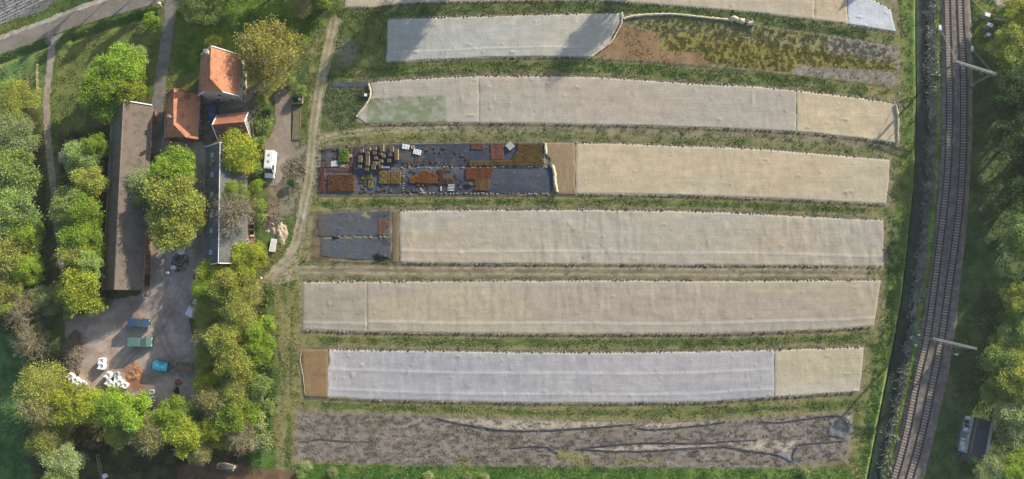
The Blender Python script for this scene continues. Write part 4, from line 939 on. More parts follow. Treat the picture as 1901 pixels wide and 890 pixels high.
# ------------------------------------------------------------------ buildings
def building(name, r0, r1, zr, eave_px, ze, hip, roof_mat, wall_mat, label, cat, hipdrop=2.0, verge=None, over=.35, group=None):
    """gabled house from its ridge ends and one point on its sunny eave; hip=(start,end) half-hip run in metres"""
    a, b = P(*r0, zr), P(*r1, zr); d = b - a; L = d.length; ang = math.atan2(d.y, d.x); c = (a + b) / 2
    e = P(*eave_px, ze); n = Vector((-d.y, d.x, 0)).normalized(); W = abs((e - a).dot(n))
    t = empty(name, (c.x, c.y, 0), ang, label, cat, group)
    h0, h1 = hip; X0, X1 = -L/2 - h0, L/2 + h1
    z0 = zr - (hipdrop if h0 else 0); z1 = zr - (hipdrop if h1 else 0)
    w0 = W * (zr - z0) / (zr - ze); w1 = W * (zr - z1) / (zr - ze)
    m = MB(); Z = Vector
    for s_ in (-1, 1):
        pts = [Z((X0, s_ * W, ze)), Z((X1, s_ * W, ze))]
        if h1: pts += [Z((X1, s_ * w1, z1))]
        pts += [Z((L/2, 0, zr)), Z((-L/2, 0, zr))]
        if h0: pts += [Z((X0, s_ * w0, z0))]
        if s_ < 0: pts = pts[::-1] if False else pts
        m.add(pts, [tuple(range(len(pts)))])
    if h1: m.add([Z((X1, w1, z1)), Z((X1, -w1, z1)), Z((L/2, 0, zr))], [(0, 1, 2)])
    if h0: m.add([Z((X0, w0, z0)), Z((X0, -w0, z0)), Z((-L/2, 0, zr))], [(0, 1, 2)])
    me = bpy.data.meshes.new('roof'); me.from_pydata([tuple(v) for v in m.v], [], m.f)
    bm = bmesh.new(); bm.from_mesh(me); bmesh.ops.remove_doubles(bm, verts=bm.verts, dist=.001)
    for f in bm.faces:
        f.normal_update()
        if f.normal.z < 0: f.normal_flip()
    bm.to_mesh(me); bm.free(); me.materials.append(M[roof_mat])
    roof = bpy.data.objects.new('roof', me); col.objects.link(roof); roof.parent = t
    so = roof.modifiers.new('thickness', 'SOLIDIFY'); so.thickness = .18; so.offset = -1
    # ridge cap as a sub-part
    rc = MB(); rc.tube((-L/2, 0, zr + .02), (L/2, 0, zr + .02), .13, .13, 8); rc.build('ridge_cap', M[roof_mat], roof, smooth=True)
    # walls follow the roof underside
    wl = MB(); y = W - over; k = (zr - ze) / W; g = .22
    zt = lambda yy: zr - k * abs(yy) - g
    for X, hh, w_, z_ in ((X0 + over, h0, w0, z0), (X1 - over, h1, w1, z1)):
        if hh: pts = [(X, -y, 0), (X, y, 0), (X, y, zt(y)), (X, w_, zt(w_) - .1), (X, -w_, zt(w_) - .1), (X, -y, zt(y))]
        else: pts = [(X, -y, 0), (X, y, 0), (X, y, zt(y)), (X, 0, zt(0)), (X, -y, zt(y))]
        wl.add(pts, [tuple(range(len(pts)))])
    for s_ in (-1, 1): wl.quad((X0 + over, s_ * y, 0), (X1 - over, s_ * y, 0), (X1 - over, s_ * y, zt(y)), (X0 + over, s_ * y, zt(y)))
    wl.build('wall', M[wall_mat], t)
    for s_ in (-1, 1):
        gt = MB(); gt.beam((X0 + .05, s_ * (W + .09), ze - .08), (X1 - .05, s_ * (W + .09), ze - .08), .13, .1); gt.build('gutter', M['steel'], t)
    if verge:
        for X, hh, w_, z_ in ((X0, h0, w0, z0), (X1, h1, w1, z1)):
            for s_ in (-1, 1):
                v = MB(); v.beam((X, s_ * (W + .05), ze + .03), (X, s_ * (w_ if hh else .05), (z_ if hh else zr) + .03), .16, .22)
                v.build('verge_board', M[verge], t)
    return t, L, W, X0, X1, y
def window(t, x, y, z, w, h, axis_, sgn, frame='white'):
    f = MB(); g = MB(); e = .03
    if axis_ == 'y':
        f.box(x - w/2, y - e if sgn > 0 else y - e * 2, z, x + w/2, y + e * 2 if sgn > 0 else y + e, z + h)
        yy = y + sgn * (e * 2 + .006); g.box(x - w/2 + .08, min(yy, yy + sgn * .01), z + .08, x - .03, max(yy, yy + sgn * .01), z + h - .08); g.box(x + .03, min(yy, yy + sgn * .01), z + .08, x + w/2 - .08, max(yy, yy + sgn * .01), z + h - .08)
    else:
        f.box(y - e if sgn > 0 else y - e * 2, x - w/2, z, y + e * 2 if sgn > 0 else y + e, x + w/2, z + h)
        yy = y + sgn * (e * 2 + .006); g.box(min(yy, yy + sgn * .01), x - w/2 + .08, z + .08, max(yy, yy + sgn * .01), x - .03, z + h - .08); g.box(min(yy, yy + sgn * .01), x + .03, z + .08, max(yy, yy + sgn * .01), x + w/2 - .08, z + h - .08)
    o = f.build('window', M[frame], t); g.build('pane', M['glass'], o); return o
def chimney(t, x, y, z0, z1, w=.6, mat='brick'):
    m = MB(); m.box(x - w/2, y - w/2, z0, x + w/2, y + w/2, z1); c = m.build('chimney', M[mat], t, bevel=.02)
    m = MB(); m.box(x - w/2 - .07, y - w/2 - .07, z1, x + w/2 + .07, y + w/2 + .07, z1 + .1); m.build('chimney_cap', M['concrete'], c)
    m = MB(); m.tube((x, y, z1 + .1), (x, y, z1 + .5), .12, .10, 8); m.build('chimney_pot', M['tile_old'], c)
def door(t, x, y, w, h, axis_, sgn, mat='timber'):
    m = MB(); e = .05
    if axis_ == 'y': m.box(x - w/2, y - e, .02, x + w/2, y + e, h)
    else: m.box(y - e, x - w/2, .02, y + e, x + w/2, h)
    d = m.build('door', M[mat], t); q = MB()
    if axis_ == 'y': q.box(x + w/2 - .2, y + sgn * .1 - .04, 1.0, x + w/2 - .1, y + sgn * .1 + .04, 1.15)
    else: q.box(y + sgn * .1 - .04, x + w/2 - .2, 1.0, y + sgn * .1 + .04, x + w/2 - .1, 1.15)
    q.build('handle', M['steel'], d)
# ridge runs north -> south, so local +y points east
hA = building('farmhouse', (393,86), (389,145), 10.0, (446,120), 5.2, (0, 2.2), 'tile', 'render', 'large farmhouse with a bright orange half hipped tiled roof', 'house', 2.2, 'white')
t, L, W, X0, X1, y = hA
for k in range(4): window(t, X0 + 1.6 + k * 2.3, y, 1.0, 1.1, 1.6, 'y', 1); 
for k in range(4): window(t, X0 + 1.6 + k * 2.3, y, 3.0, .9, .9, 'y', 1)
door(t, X1 - 1.2, y, 1.0, 2.1, 'y', 1); window(t, -1.5, X1 - .35, 1.0, 1.0, 1.4, 'x', 1); window(t, 1.5, X1 - .35, 1.0, 1.0, 1.4, 'x', 1); window(t, 0, X1 - .35, 4.0, 1.0, 1.2, 'x', 1)
chimney(t, -2.0, -.8, 8.4, 10.8, .75, 'render')
hB = building('outhouse', (324,165), (321,230), 6.8, (369,205), 3.0, (0, 2.4), 'tile', 'brick', 'middle orange roofed house, half hipped and partly shaded by the large farmhouse', 'house', 2.0, 'tile_old')
t, L, W, X0, X1, y = hB
for k in range(3): window(t, X0 + 2 + k * 2.8, y, 1.0, 1.0, 1.4, 'y', 1)
for k in range(3): window(t, X0 + 2 + k * 2.8, -y, 1.0, 1.0, 1.4, 'y', -1)
window(t, 0, X1 - .35, 1.0, 1.2, 1.4, 'x', 1); door(t, 2.0, X1 - .35, 1.0, 2.1, 'x', 1)
chimney(t, 2.4, -.5, 5.7, 7.6, .5); 
r_ = MB(); r_.box(-3.1, 1.6, 4.9, -2.3, 2.5, 5.6); r_.build('roof_hatch', M['tile_old'], t)
hC = building('cottage', (394,233), (454,226), 6.2, (432,212), 3.4, (0, 0), 'tile_old', 'render', 'small cottage with weathered red tiles and a pale timbered east gable', 'house', 2.0, 'white')
t, L, W, X0, X1, y = hC
window(t, -1.1, X1 - .35, 1.0, .9, 1.2, 'x', 1); window(t, 1.1, X1 - .35, 1.0, .9, 1.2, 'x', 1); window(t, 0, X1 - .35, 3.6, .8, .9, 'x', 1)
window(t, 0, -y, 1.0, 1.0, 1.3, 'y', -1); window(t, 0, y, 1.0, 1.0, 1.3, 'y', 1)
b = MB()
for s_ in (-1, 1): b.beam((X1 - .3, s_ * y, .1), (X1 - .3, s_ * .2, 4.8), .1, .14); b.beam((X1 - .3, s_ * 1.8, 0), (X1 - .3, s_ * 1.8, 3.8), .1, .14)
b.beam((X1 - .3, -y, 3.0), (X1 - .3, y, 3.0), .1, .14); b.build('timber_frame', M['timber'], t)
barn = building('long_barn', (230,187), (211,538), 6.6, (274,360), 3.3, (0, 0), 'barn_roof', 'brick', 'very long barn with a mossy brown pantile roof', 'barn', 2, None)
t, L, W, X0, X1, y = barn
v = MB(); v.beam((X0 + .02, .1, 6.66), (X0 + .02, W + .05, 3.36), .2, .25); v.build('verge_board', M['white'], t)
for k in range(6): door(t, X0 + 5 + k * 6.5, y, 2.4, 2.4, 'y', 1, 'dark' if k % 2 else 'timber')
for k in range(6): window(t, X0 + 8.2 + k * 6.5, y, 1.2, 1.0, 1.0, 'y', 1)
for k in range(6): window(t, X0 + 6 + k * 6.5, -y, 1.2, 1.0, 1.0, 'y', -1)
door(t, 0, X1 - .35, 3.0, 3.0, 'x', 1, 'dark')
g = MB(); g.box(X1 - 14, W + .02, 3.18, X1, W + .16, 3.4); g.build('gutter', M['tile'], t)
shed = building('nursery_shed', (409,265), (406,489), 6.3, (457,380), 3.3, (0, 0), 'slate', 'brick', 'long grey roofed shed with six roof lights on its dark side', 'shed', 2, 'white')
t, L, W, X0, X1, y = shed
for py_ in (285, 322, 359, 398, 427, 467):
    xx = (py_ - 265) / (489 - 265) * L - L/2; k = (6.3 - 3.3) / W; yy = -W * .52; zz = 6.3 - k * abs(yy) + .03
    s_ = MB(); q = .5; 
    for (za, zb) in ((0, .08),):
        s_.box(-q, -q, 0, q, q, .08, None, Matrix.Translation((xx, yy, zz)) @ Matrix.Rotation(math.atan(k), 4, 'X'))
    s_.build('roof_light', M['skylight'], t)
rc = MB(); rc.beam((-L/2, 0, 6.42), (L/2, 0, 6.42), .16, .1); rc.build('ridge_strip', M['white'], t)
for k in range(5): window(t, X0 + 3 + k * 4.4, y, 1.0, 1.2, 1.0, 'y', 1)
for k in range(5): door(t, X0 + 3 + k * 4.6, -y, 1.6, 2.4, 'y', -1)
# trackside hut
hz = 3.0
c4 = [P(1809,781,hz), P(1843,779,hz), P(1827,851,hz), P(1798,843,hz)]
c = sum(c4, Vector()) / 4; d = (c4[0] + c4[1]) / 2 - (c4[2] + c4[3]) / 2; ang = math.atan2(d.y, d.x) - math.pi / 2
t = empty('trackside_hut', (c.x, c.y, 0), ang, 'flat roofed concrete hut with graffiti beside the railway', 'hut')
Lh, Wh = d.length / 2, 1.95
m = MB(); m.box(-Wh, -Lh, 0, Wh, Lh, hz - .1); m.build('wall', M['concrete'], t)
m = MB(); m.box(-Wh + .05, -Lh - .1, hz - .097, Wh - .35, Lh + .1, hz); m.build('roof', M['roof_felt'], t)
m = MB(); m.box(Wh - .34, -Lh - .1, hz - .095, Wh + .1, Lh + .1, hz + .25); m.build('parapet', M['concrete'], t, bevel=.02)
m = MB(); m.box(-Wh + .5, -Lh, hz + .004, -Wh + .85, Lh, hz + .02); m.build('roof_strip', M['brick'], t)
rs = random.Random(4); m = MB()
M['graffiti'] = mat_attr('graffiti_paint', .6, 5, .15)
y_ = -Lh + .1
while y_ < Lh - .3:
    w_ = rs.uniform(.25, .6); z0_ = rs.uniform(.3, .9); cc = rs.choice([(.6,.65,.72), (.12,.2,.5), (.7,.7,.72), (.2,.35,.65), (.05,.05,.08)])
    pts = [(-Wh - .012 - rs.uniform(0, .01), y_ + rs.uniform(-.1, .1), z0_), (-Wh - .02, y_ + w_ + rs.uniform(-.1, .1), z0_ + rs.uniform(-.2, .3)), (-Wh - .02, y_ + w_ + rs.uniform(-.15, .15), z0_ + rs.uniform(1.2, 1.9)), (-Wh - .02, y_ + w_ * .5, z0_ + rs.uniform(.9, 1.6)), (-Wh - .02, y_ + rs.uniform(-.1, .1), z0_ + rs.uniform(1.2, 1.9))]
    m.add(pts, [(0, 1, 2, 3, 4)], cc); y_ += w_ * .8
m.build('graffiti', M['graffiti'], t, colour=True)
m = MB(); m.box(-Wh - .06, -.6, .02, -Wh - .03, .4, 2.1); d_ = m.build('door', M['steel'], t); m = MB(); m.box(-Wh - .12, .2, 1.0, -Wh - .061, .3, 1.1); m.build('handle', M['rail'], d_)
# small shed at the bottom edge
building('garden_shed', (403,866), (432,871), 2.9, (416,862), 2.2, (0, 0), 'slate', 'pale_wood', 'tiny pale shed at the bottom edge below the tree belt', 'shed', 2, 'pale_wood', .15)

# ------------------------------------------------------------------ vehicles
def vehicle(name, px, py, rz, L, W, H_, prof, glassx, paint_, label, cat, cargo=None, belt=1.0):
    """prof: side profile [(x,z)...] nose at +x; extruded with tumblehome; glassx = windscreen (x0,z0,x1,z1)"""
    t = empty(name, P(px, py, .06), rz, label, cat, 'vehicles parked at the farm')
    m = MB(); n = len(prof); vs = []
    def hw(z): return W/2 if z < belt else W/2 * (1 - .13 * (z - belt) / max(.1, H_ - belt))
    for s_ in (-1, 1):
        for (x, z) in prof: vs.append((x, s_ * hw(z), z))
    fs = [tuple(range(n - 1, -1, -1)), tuple(range(n, 2 * n))] + [(i, (i + 1) % n, n + (i + 1) % n, n + i) for i in range(n)]
    m.add(vs, fs); m.build('body', M[paint_], t, bevel=.05)
    x0, z0, x1, z1 = glassx; g = MB(); nx_, nz_ = (z1 - z0), (x0 - x1); q = math.hypot(nx_, nz_); ox, oz = nx_ / q * .02, nz_ / q * .02
    g.quad((x0 + ox, -hw(z0) * .9, z0 + oz), (x0 + ox, hw(z0) * .9, z0 + oz), (x1 + ox, hw(z1) * .88, z1 + oz), (x1 + ox, -hw(z1) * .88, z1 + oz)); g.build('windscreen', M['glass'], t)
    for s_ in (-1, 1):
        g = MB(); xa, xb = x1 - 1.0, x1 - .05; za, zb = belt + .08, z1 - .08; e = .02
        g.quad((xa, s_ * (hw(za) + e), za), (x0 - .25, s_ * (hw(za) + e), za), (xb, s_ * (hw(zb) + e), zb), (xa, s_ * (hw(zb) + e), zb)); g.build('side_window', M['glass'], t)
        g = MB(); g.box(x0 - .2, s_ * (W/2 + .13) - .1, belt + .05, x0 - .05, s_ * (W/2 + .13) + .1, belt + .35); g.build('mirror', M['dark'], t, bevel=.02)
        g = MB(); g.box(L/2 - .12, s_ * (W/2 - .28) - .17, .62, L/2 + .01, s_ * (W/2 - .28) + .17, .84); g.build('headlight', M['lamp'], t, bevel=.02)
        for xw in (L/2 - .85, -L/2 + .95):
            w = MB(); w.tube((xw, s_ * (W/2 - .2), .33), (xw, s_ * (W/2 + .02), .33), .33, .33, 16); wo = w.build('wheel', M['tyre'], t)
            w = MB(); w.tube((xw, s_ * (W/2 + .021), .33), (xw, s_ * (W/2 + .04), .33), .2, .2, 12); w.build('rim', M['rim'], wo)
    g = MB(); g.box(L/2 - .02, -W/2 + .1, .3, L/2 + .06, W/2 - .1, .5); g.build('bumper', M['dark'], t, bevel=.02)
    return t
def van_prof(L, H_): return [(-L/2, .3), (L/2, .3), (L/2, .85), (L/2 - .12, 1.0), (L/2 - .95, 1.25), (L/2 - 1.75, H_ - .08), (L/2 - 2.1, H_), (-L/2 + .1, H_), (-L/2, H_ - .2)]
L = 5.8; t = vehicle('white_van', 505, 308, -math.pi/2 - .06, L, 2.0, 2.5, van_prof(L, 2.5), (L/2 - .95, 1.25, L/2 - 1.75, 2.42), 'white_van', 'white panel van parked on the drive east of the nursery shed', 'van', belt=1.25)
for k, x in enumerate((-1.8, -.4)): 
    m = MB(); m.box(x - .2, -.2, 2.5, x + .2, .2, 2.58); m.build('roof_vent', M['steel'], t, bevel=.02)
m = MB(); m.box(-L/2 + .1, 1.0, .45, .3, 1.03, 1.9); m.build('sliding_door', M['white'], t)
L = 4.1; vehicle('blue_van', 263, 600, -.05, L, 1.85, 1.95, van_prof(L, 1.95), (L/2 - .95, 1.25, L/2 - 1.75, 1.87), 'blue', 'dark blue van in the yard north of the green one', 'van', belt=1.15)
L = 4.5; vehicle('green_van', 265.5, 635.5, .02, L, 2.0, 2.2, van_prof(L, 2.2), (L/2 - .95, 1.25, L/2 - 1.75, 2.12), 'green_paint', 'faded green van in the yard with a long shadow', 'van', belt=1.2)
L = 4.2; hb = [(-L/2, .3), (L/2, .3), (L/2, .75), (L/2 - .2, .85), (L/2 - 1.2, 1.0), (L/2 - 1.9, 1.42), (L/2 - 2.3, 1.48), (-L/2 + .5, 1.45), (-L/2 + .05, 1.0)]
vehicle('parked_car', 362, 573, R(62), 3.9, 1.75, 1.48, [(x * .93, z) for x, z in hb], (.84, 1.0, .2, 1.42), 'white_van', 'white small car half hidden under the tree belt at the yard edge', 'car', belt=.95)
vehicle('parked_car', 398, 212, R(-95), 4.2, 1.75, 1.48, hb, (L/2 - 1.2, 1.0, L/2 - 1.9, 1.42), 'blue', 'dark blue car between the farmhouse and the cottage', 'car', belt=.95)
# tarpaulin truck
t = empty('tarpaulin_trailer', P(302, 679, .05), -.12, 'open trailer under a bright blue tarpaulin in the yard', 'trailer')
m = MB(); m.box(-1.75, -1.05, .55, 1.75, 1.05, 1.25); m.build('box_body', M['dark'], t, bevel=.03)
ty = MB(); n = 14; vs = []
for i in range(n + 1):
    for j in range(n + 1):
        u, v = i / n * 2 - 1, j / n * 2 - 1; e = max(abs(u), abs(v))
        vs.append((u * 1.82, v * 1.12, 1.3 + .22 * (1 - v * v) * (1 - u ** 4) + (random.random() - .5) * .05 - (.35 if e > .99 else 0)))
ty.add(vs, [(i * (n + 1) + j, (i + 1) * (n + 1) + j, (i + 1) * (n + 1) + j + 1, i * (n + 1) + j + 1) for i in range(n) for j in range(n)]); ty.build('tarpaulin', M['tarp'], t)
for xw in (-.5, .5):
    for s_ in (-1, 1):
        w = MB(); w.tube((xw, s_ * .98, .35), (xw, s_ * 1.18, .35), .33, .33, 14); wo = w.build('wheel', M['tyre'], t); w = MB(); w.tube((xw, s_ * 1.181, .35), (xw, s_ * 1.2, .35), .18, .18, 10); w.build('rim', M['rim'], wo)
m = MB(); m.beam((1.75, .4, .6), (3.0, 0, .5), .1, .1); m.beam((1.75, -.4, .6), (3.0, 0, .5), .1, .1); m.build('drawbar', M['rail'], t)
t = empty('flatbed_trailer', P(345, 683, .05), -.1, 'empty flatbed trailer with pale side boards under the trees', 'trailer')
m = MB(); m.box(-1.7, -1.1, .6, 1.7, 1.1, .72); m.build('deck', M['timber'], t)
for nm, q in (('side_board', (-1.72, -1.14, .62, 1.72, -1.06, 1.05)), ('side_board', (-1.72, 1.06, .62, 1.72, 1.14, 1.05)), ('headboard', (-1.78, -1.05, .62, -1.7, 1.05, 1.1))):
    m = MB(); m.box(*q); m.build(nm, M['steel'], t)
for s_ in (-1, 1): w = MB(); w.tube((0, s_ * .9, .33), (0, s_ * 1.1, .33), .32, .32, 14); w.build('wheel', M['tyre'], t)
# bulk bags
def bag_proto(mat):
    t = empty('bulk_bag', (0, 0, 0), 0, 'x', 'bulk bag')
    m = MB(); n = 9; vs = []
    def sup(a, r_): c_, s_ = math.cos(a), math.sin(a); e = .55; return (r_ * math.copysign(abs(c_) ** e, c_), r_ * math.copysign(abs(s_) ** e, s_))
    k = 24; lv = [(0, .48), (.1, .55), (.5, .62), (.85, .58), (1.0, .5), (1.02, .38), (.92, .25), (.9, .05)]
    for z, r_ in lv:
        for i in range(k): x, y = sup(i / k * 2 * math.pi, r_); vs.append((x, y, z + random.uniform(-.02, .02)))
    fs = [(a * k + i, a * k + (i + 1) % k, (a + 1) * k + (i + 1) % k, (a + 1) * k + i) for a in range(len(lv) - 1) for i in range(k)]
    fs.append(tuple(range((len(lv) - 1) * k, len(lv) * k))); m.add(vs, fs); m.build('sack', M[mat], t, smooth=True)
    for a in (-1, 1):
        for b in (-1, 1):
            l = MB(); l.beam((a * .42, b * .25, .95), (a * .42, b * .42, 1.25), .06, .03); l.beam((a * .42, b * .42, 1.25), (a * .25, b * .42, .97), .06, .03); l.build('lifting_loop', M[mat], t)
    return t
M['soil'] = mat_col('dark_soil', (.06, .05, .04), .95, 4, .4, .5)
bp = bag_proto('bag'); bfirst = True
def bag(x, y, label, s=1.15, tilt=0):
    global bfirst
    o = bp if bfirst else copy_tree(bp); bfirst = False
    o.location = P(x, y, .06); o.rotation_euler = (tilt, tilt * .6, random.uniform(0, 3)); o.scale = (s, s, s * random.uniform(.8, 1.1)); o['label'] = label; o['group'] = 'white bulk bags in the yard'
for x, y, l in ((135,699,'large white bulk bag, northernmost of the cluster beside the brush heap'),(144.5,706,'white bulk bag second from the north in the cluster by the brush heap'),(151,711,'white bulk bag in the middle of the cluster by the brush heap'),(157,713,'white bulk bag at the east side of the cluster by the brush heap'),(144,717.5,'white bulk bag between the two southern ones by the brush heap'),(134,719,'white bulk bag at the southwest corner of the cluster by the brush heap'),(155,721,'white bulk bag at the southeast corner of the cluster by the brush heap'),
  (206,697,'white bulk bag at the northwest corner of the cluster beside the sand'),(220.5,704,'white bulk bag in the centre of the cluster beside the sand'),(205,710,'white bulk bag at the west side of the cluster beside the sand'),(218,714,'white bulk bag at the south side of the cluster beside the sand'),(227,710,'white bulk bag second from the east in the cluster beside the sand'),(235,715.5,'white bulk bag nearest the trees, east end of the cluster beside the sand'),(212,715,'white bulk bag wedged at the southwest of the cluster beside the sand'),
  (193,670.5,'northern one of two white bulk bags standing apart in the open yard'),(193,680.5,'southern one of two white bulk bags standing apart in the open yard')):
    bag(x, y, l, 1.2 if y < 702 or 690 < y < 700 else 1.1)
gb = bag_proto('grey_bag')
for k, (x, y, l) in enumerate(((285,728,'grey round topped bag, northern one of two south of the blue tarpaulin'),(286,740,'grey round topped bag, southern one of two south of the blue tarpaulin'),(220,695,'dark grey bag among the white ones beside the sand'))):
    o = gb if k == 0 else copy_tree(gb); o.location = P(x, y, .05); o.scale = (.95,) * 3; o['label'] = l; o['group'] = 'grey bags in the yard'
heap('sand_heap', 248, 696, 1.7, 2.4, .35, 'sand', 'orange sand heap beside the white bulk bags', 'sand heap', 8, 0, -.6, 1.3)
heap('soil_heap', 331, 710, .9, .8, .8, 'tile_old', 'small round reddish heap south of the flatbed trailer', 'heap', 9)
heap('straw_heap', 505, 418, 2.0, 2.0, .5, 'pale_wood', 'pale heap of straw and earth east of the nursery shed', 'heap', 10, 0, 0, 1.0)
heap('earth_heap', 521, 430, 1.5, 3.0, .35, 'pale_wood', 'pale earth heap on the edge of the rutted track', 'heap', 11, 0, .3, .9)
# branch heaps
def brush(x, y, rx, ry, h, n, label, seed, mat='twig', ln=1.6, name='brush_heap'):
    rs = random.Random(seed); m = MB()
    for _ in range(n):
        a, r_ = rs.uniform(0, 6.28), math.sqrt(rs.random()); px_, py_ = rx * r_ * math.cos(a), ry * r_ * math.sin(a); z = h * (1 - r_ ** 2) * rs.uniform(.3, 1) + .05
        d = Vector((rs.uniform(-1, 1), rs.uniform(-1, 1), rs.uniform(-.3, .3))).normalized() * ln * rs.uniform(.4, 1)
        c_ = Vector((px_, py_, z)); m.tube(c_ - d / 2, c_ + d / 2, rs.uniform(.03, .09), .02, 4, cap=False)
    o = m.build(name, M[mat]); o.location = P(x, y); return tag(o, label, 'brush heap')
brush(137, 655, 1.8, 4.6, 1.3, 900, 'heap of brown branches on the west side of the yard', 5)
brush(510, 409, 1.6, 1.6, .8, 220, 'loose pale branches above the straw heap east of the shed', 6)
brush(545, 312, 2.6, 2.2, .3, 160, 'thin scatter of dry branches beside the drive', 7)
brush(180, 562, 3.4, 1.3, .7, 240, 'dark scrap timber under the south gable of the long barn', 8, 'timber')
# stack of poles east of shed
t = empty('pole_stack', P(508, 456), R(82), 'stack of pale poles lying beside the straw heap', 'pole stack')
for k in range(6): m = MB(); m.tube((-1.4, -.6 + k * .24, .35), (1.4, -.55 + k * .22, .38), .08, .08, 6); m.build('pole', M['white'], t)
for x in (-1, 1): m = MB(); m.box(x - .08, -.8, 0, x + .08, .8, .25); m.build('bearer', M['timber'], t)
# firewood rack by shed east wall
t = empty('timber_rack', P(466, 428), 0, 'timber rack with boards and pots along the east wall of the shed', 'rack')
for k in range(7): m = MB(); yy = -4 + k * 1.3; m.box(-.6, yy, .5 + (k % 2) * .3, .8, yy + .35, .58 + (k % 2) * .3); m.build('board', M['pale_wood' if k % 2 else 'white'], t)
for q in (-.65, .85): m = MB(); m.box(q - .04, -4.2, .2, q + .04, 4.4, .48); m.build('rail', M['timber'], t)
for q in (-.65, .85):
    for yy in (-4.1, 0, 4.2): m = MB(); m.box(q - .05, yy, 0, q + .05, yy + .1, .2); m.build('leg', M['timber'], t)
heap('pot_heap', 468, 447, .6, .9, .7, 'tile_old', 'reddish heap of clay pots beside the shed and the timber rack', 'heap', 12)
# barn yard odds
for k, (x, y, w_, h_, mt, nm, lab) in enumerate(((324,497,.9,.7,'bag','covered_drum','larger white covered drum between the barn and the shed'),(313,507,.7,.6,'bag','covered_drum','smaller white covered drum south west of the larger one'),(338,468,1.3,.5,'bag','covered_drum','flat white covered tub at the foot of the big olive tree'))):
    m = MB(); m.tube((0, 0, 0), (0, 0, h_), w_ * .6, w_ * .55, 14); m.tube((0, 0, h_), (0, 0, h_ + .12), w_ * .62, w_ * .3, 14); o = m.build(nm, M[mt]); o.location = P(x, y, .05); o.scale.y = .8; tag(o, lab, 'drum', 'white covered drums in the shaded yard')
brush(335, 488, 2.0, 2.2, .5, 130, 'dark scattered scrap in the shade between barn and shed', 13, 'dark', .9, 'scrap_pile')
heap('scrap_heap', 328, 728, .7, 1.4, .4, 'dark', 'dark scrap heap between the grey bags and the tree belt', 'heap', 14, 0, 0, 1.2)
t = empty('compost_bin', P(553, 187), 0, 'dark open compost bin with a white sack at the head of the garden bed', 'compost bin')
for q in ((-1.2, -.8, 0, 1.2, -.74, .9), (-1.2, .74, 0, 1.2, .8, .9), (-1.2, -.737, 0, -1.14, .737, .9), (1.14, -.737, 0, 1.2, .737, .9)): m = MB(); m.box(*q); m.build('panel', M['crate_wood'], t)
m = MB(); m.tube((.6, .1, 0), (.6, .1, .95), .4, .3, 10); m.build('sack', M['bag'], t)
M['bed_soil'] = mat_col('dry_bed_soil', lin(120,112,92), .95, 5, .35, .4)
t = empty('raised_bed', P(551, 230), 0, 'long grey timber edged bed beside the brick drive', 'raised bed')
for q in ((-.8, -3.6, 0, -.74, 3.6, .2), (.74, -3.6, 0, .8, 3.6, .2), (-.738, -3.6, 0, .738, -3.54, .2), (-.738, 3.54, 0, .738, 3.6, .2)): m = MB(); m.box(*q); m.build('edge_board', M['timber'], t)
m = MB(); m.box(-.73, -3.53, 0, .73, 3.53, .14); m.build('soil', M['bed_soil'], t)
t = empty('water_trough', P(677, 178), 0, 'small dark trough with a white lid left of the torn fleece', 'trough')
m = MB(); m.box(-.9, -.45, 0, .9, .45, .5); m.build('tub', M['dark'], t, bevel=.03); m = MB(); m.box(0, -.3, .5, .6, .3, .56); m.build('lid', M['white'], t)
sheet('ground_cloth', 616, 684, 2, CL0, CL1, 'narrow black cloth above the weedy plot left of the torn fleece', 'ground cloth', NG, 'mat', top=[(616,154),(684,152)], bot=[(616,162),(684,163)], z=.06, scallop=.3, seed=45, hem=.05)
brush(172, 824, 1.8, 1.0, .5, 90, 'loose grey timber lying under the lower tree belt', 15, 'timber', 1.2, 'timber_pile')
t = empty('ladder', P(186, 866), R(105), 'long pale ladder lying in the dark yard at the bottom edge', 'ladder')
for s_ in (-.25, .25): m = MB(); m.box(-2.6, s_ - .04, .2, 2.6, s_ + .04, .28); m.build('rail', M['pale_wood'], t)
for k in range(12): m = MB(); x = -2.4 + k * .43; m.box(x, -.21, .21, x + .05, .21, .26); m.build('rung', M['pale_wood'], t)
m = MB(); m.tube((0, 0, 0), (0, 0, .7), .45, .45, 14); m.tube((0, 0, .7), (0, 0, .85), .47, .2, 14); o = m.build('white_tub', M['bag']); o.location = P(197, 883, 0); tag(o, 'white round tub at the bottom edge beside the ladder', 'tub')
# fence and posts near the lane
def fence(pts, label, h=1.1, step=2.2, mat='timber', rails=2):
    w = resample([P(x, y) for x, y in pts], step); c = w[0].copy(); t = empty('post_fence', c, 0, label, 'fence')
    for p in w: m = MB(); q = p - c; m.box(q.x - .06, q.y - .06, 0, q.x + .06, q.y + .06, h); m.build('post', M[mat], t)
    m = MB()
    for a, b in zip(w, w[1:]):
        for k in range(rails): z = h * (.5 + .4 * k); m.beam(a - c + Vector((0, 0, z)), b - c + Vector((0, 0, z)), .04, .07)
    m.build('rail', M[mat], t)
fence([(73,122),(72,150),(75,182)], 'short pale fence on the west side of the lane', 1.0, 1.8, 'pale_wood')
fence([(42,140),(44,180),(44,222)], 'dark fence at the west edge of the vegetable plots', 1.2, 2.4)
fence([(54,140),(54,178),(70,172)], 'low dark fence around the small plot beside the lane', .8, 1.8)
fence([(276,118),(266,150),(250,180)], 'broken fence between the big maple and the drive', 1.0, 2.2)
for (x, y, l) in ((300,12,'white marker post at the mouth of the driveway'),(276,120,'leaning white post beside the driveway and the big maple')):
    m = MB(); m.tube((0, 0, 0), (.15, .1, 1.4), .1, .1, 8); m.box(-.1, -.1, 1.2, .4, .35, 1.5); o = m.build('white_post', M['white']); o.location = P(x, y); tag(o, l, 'post')

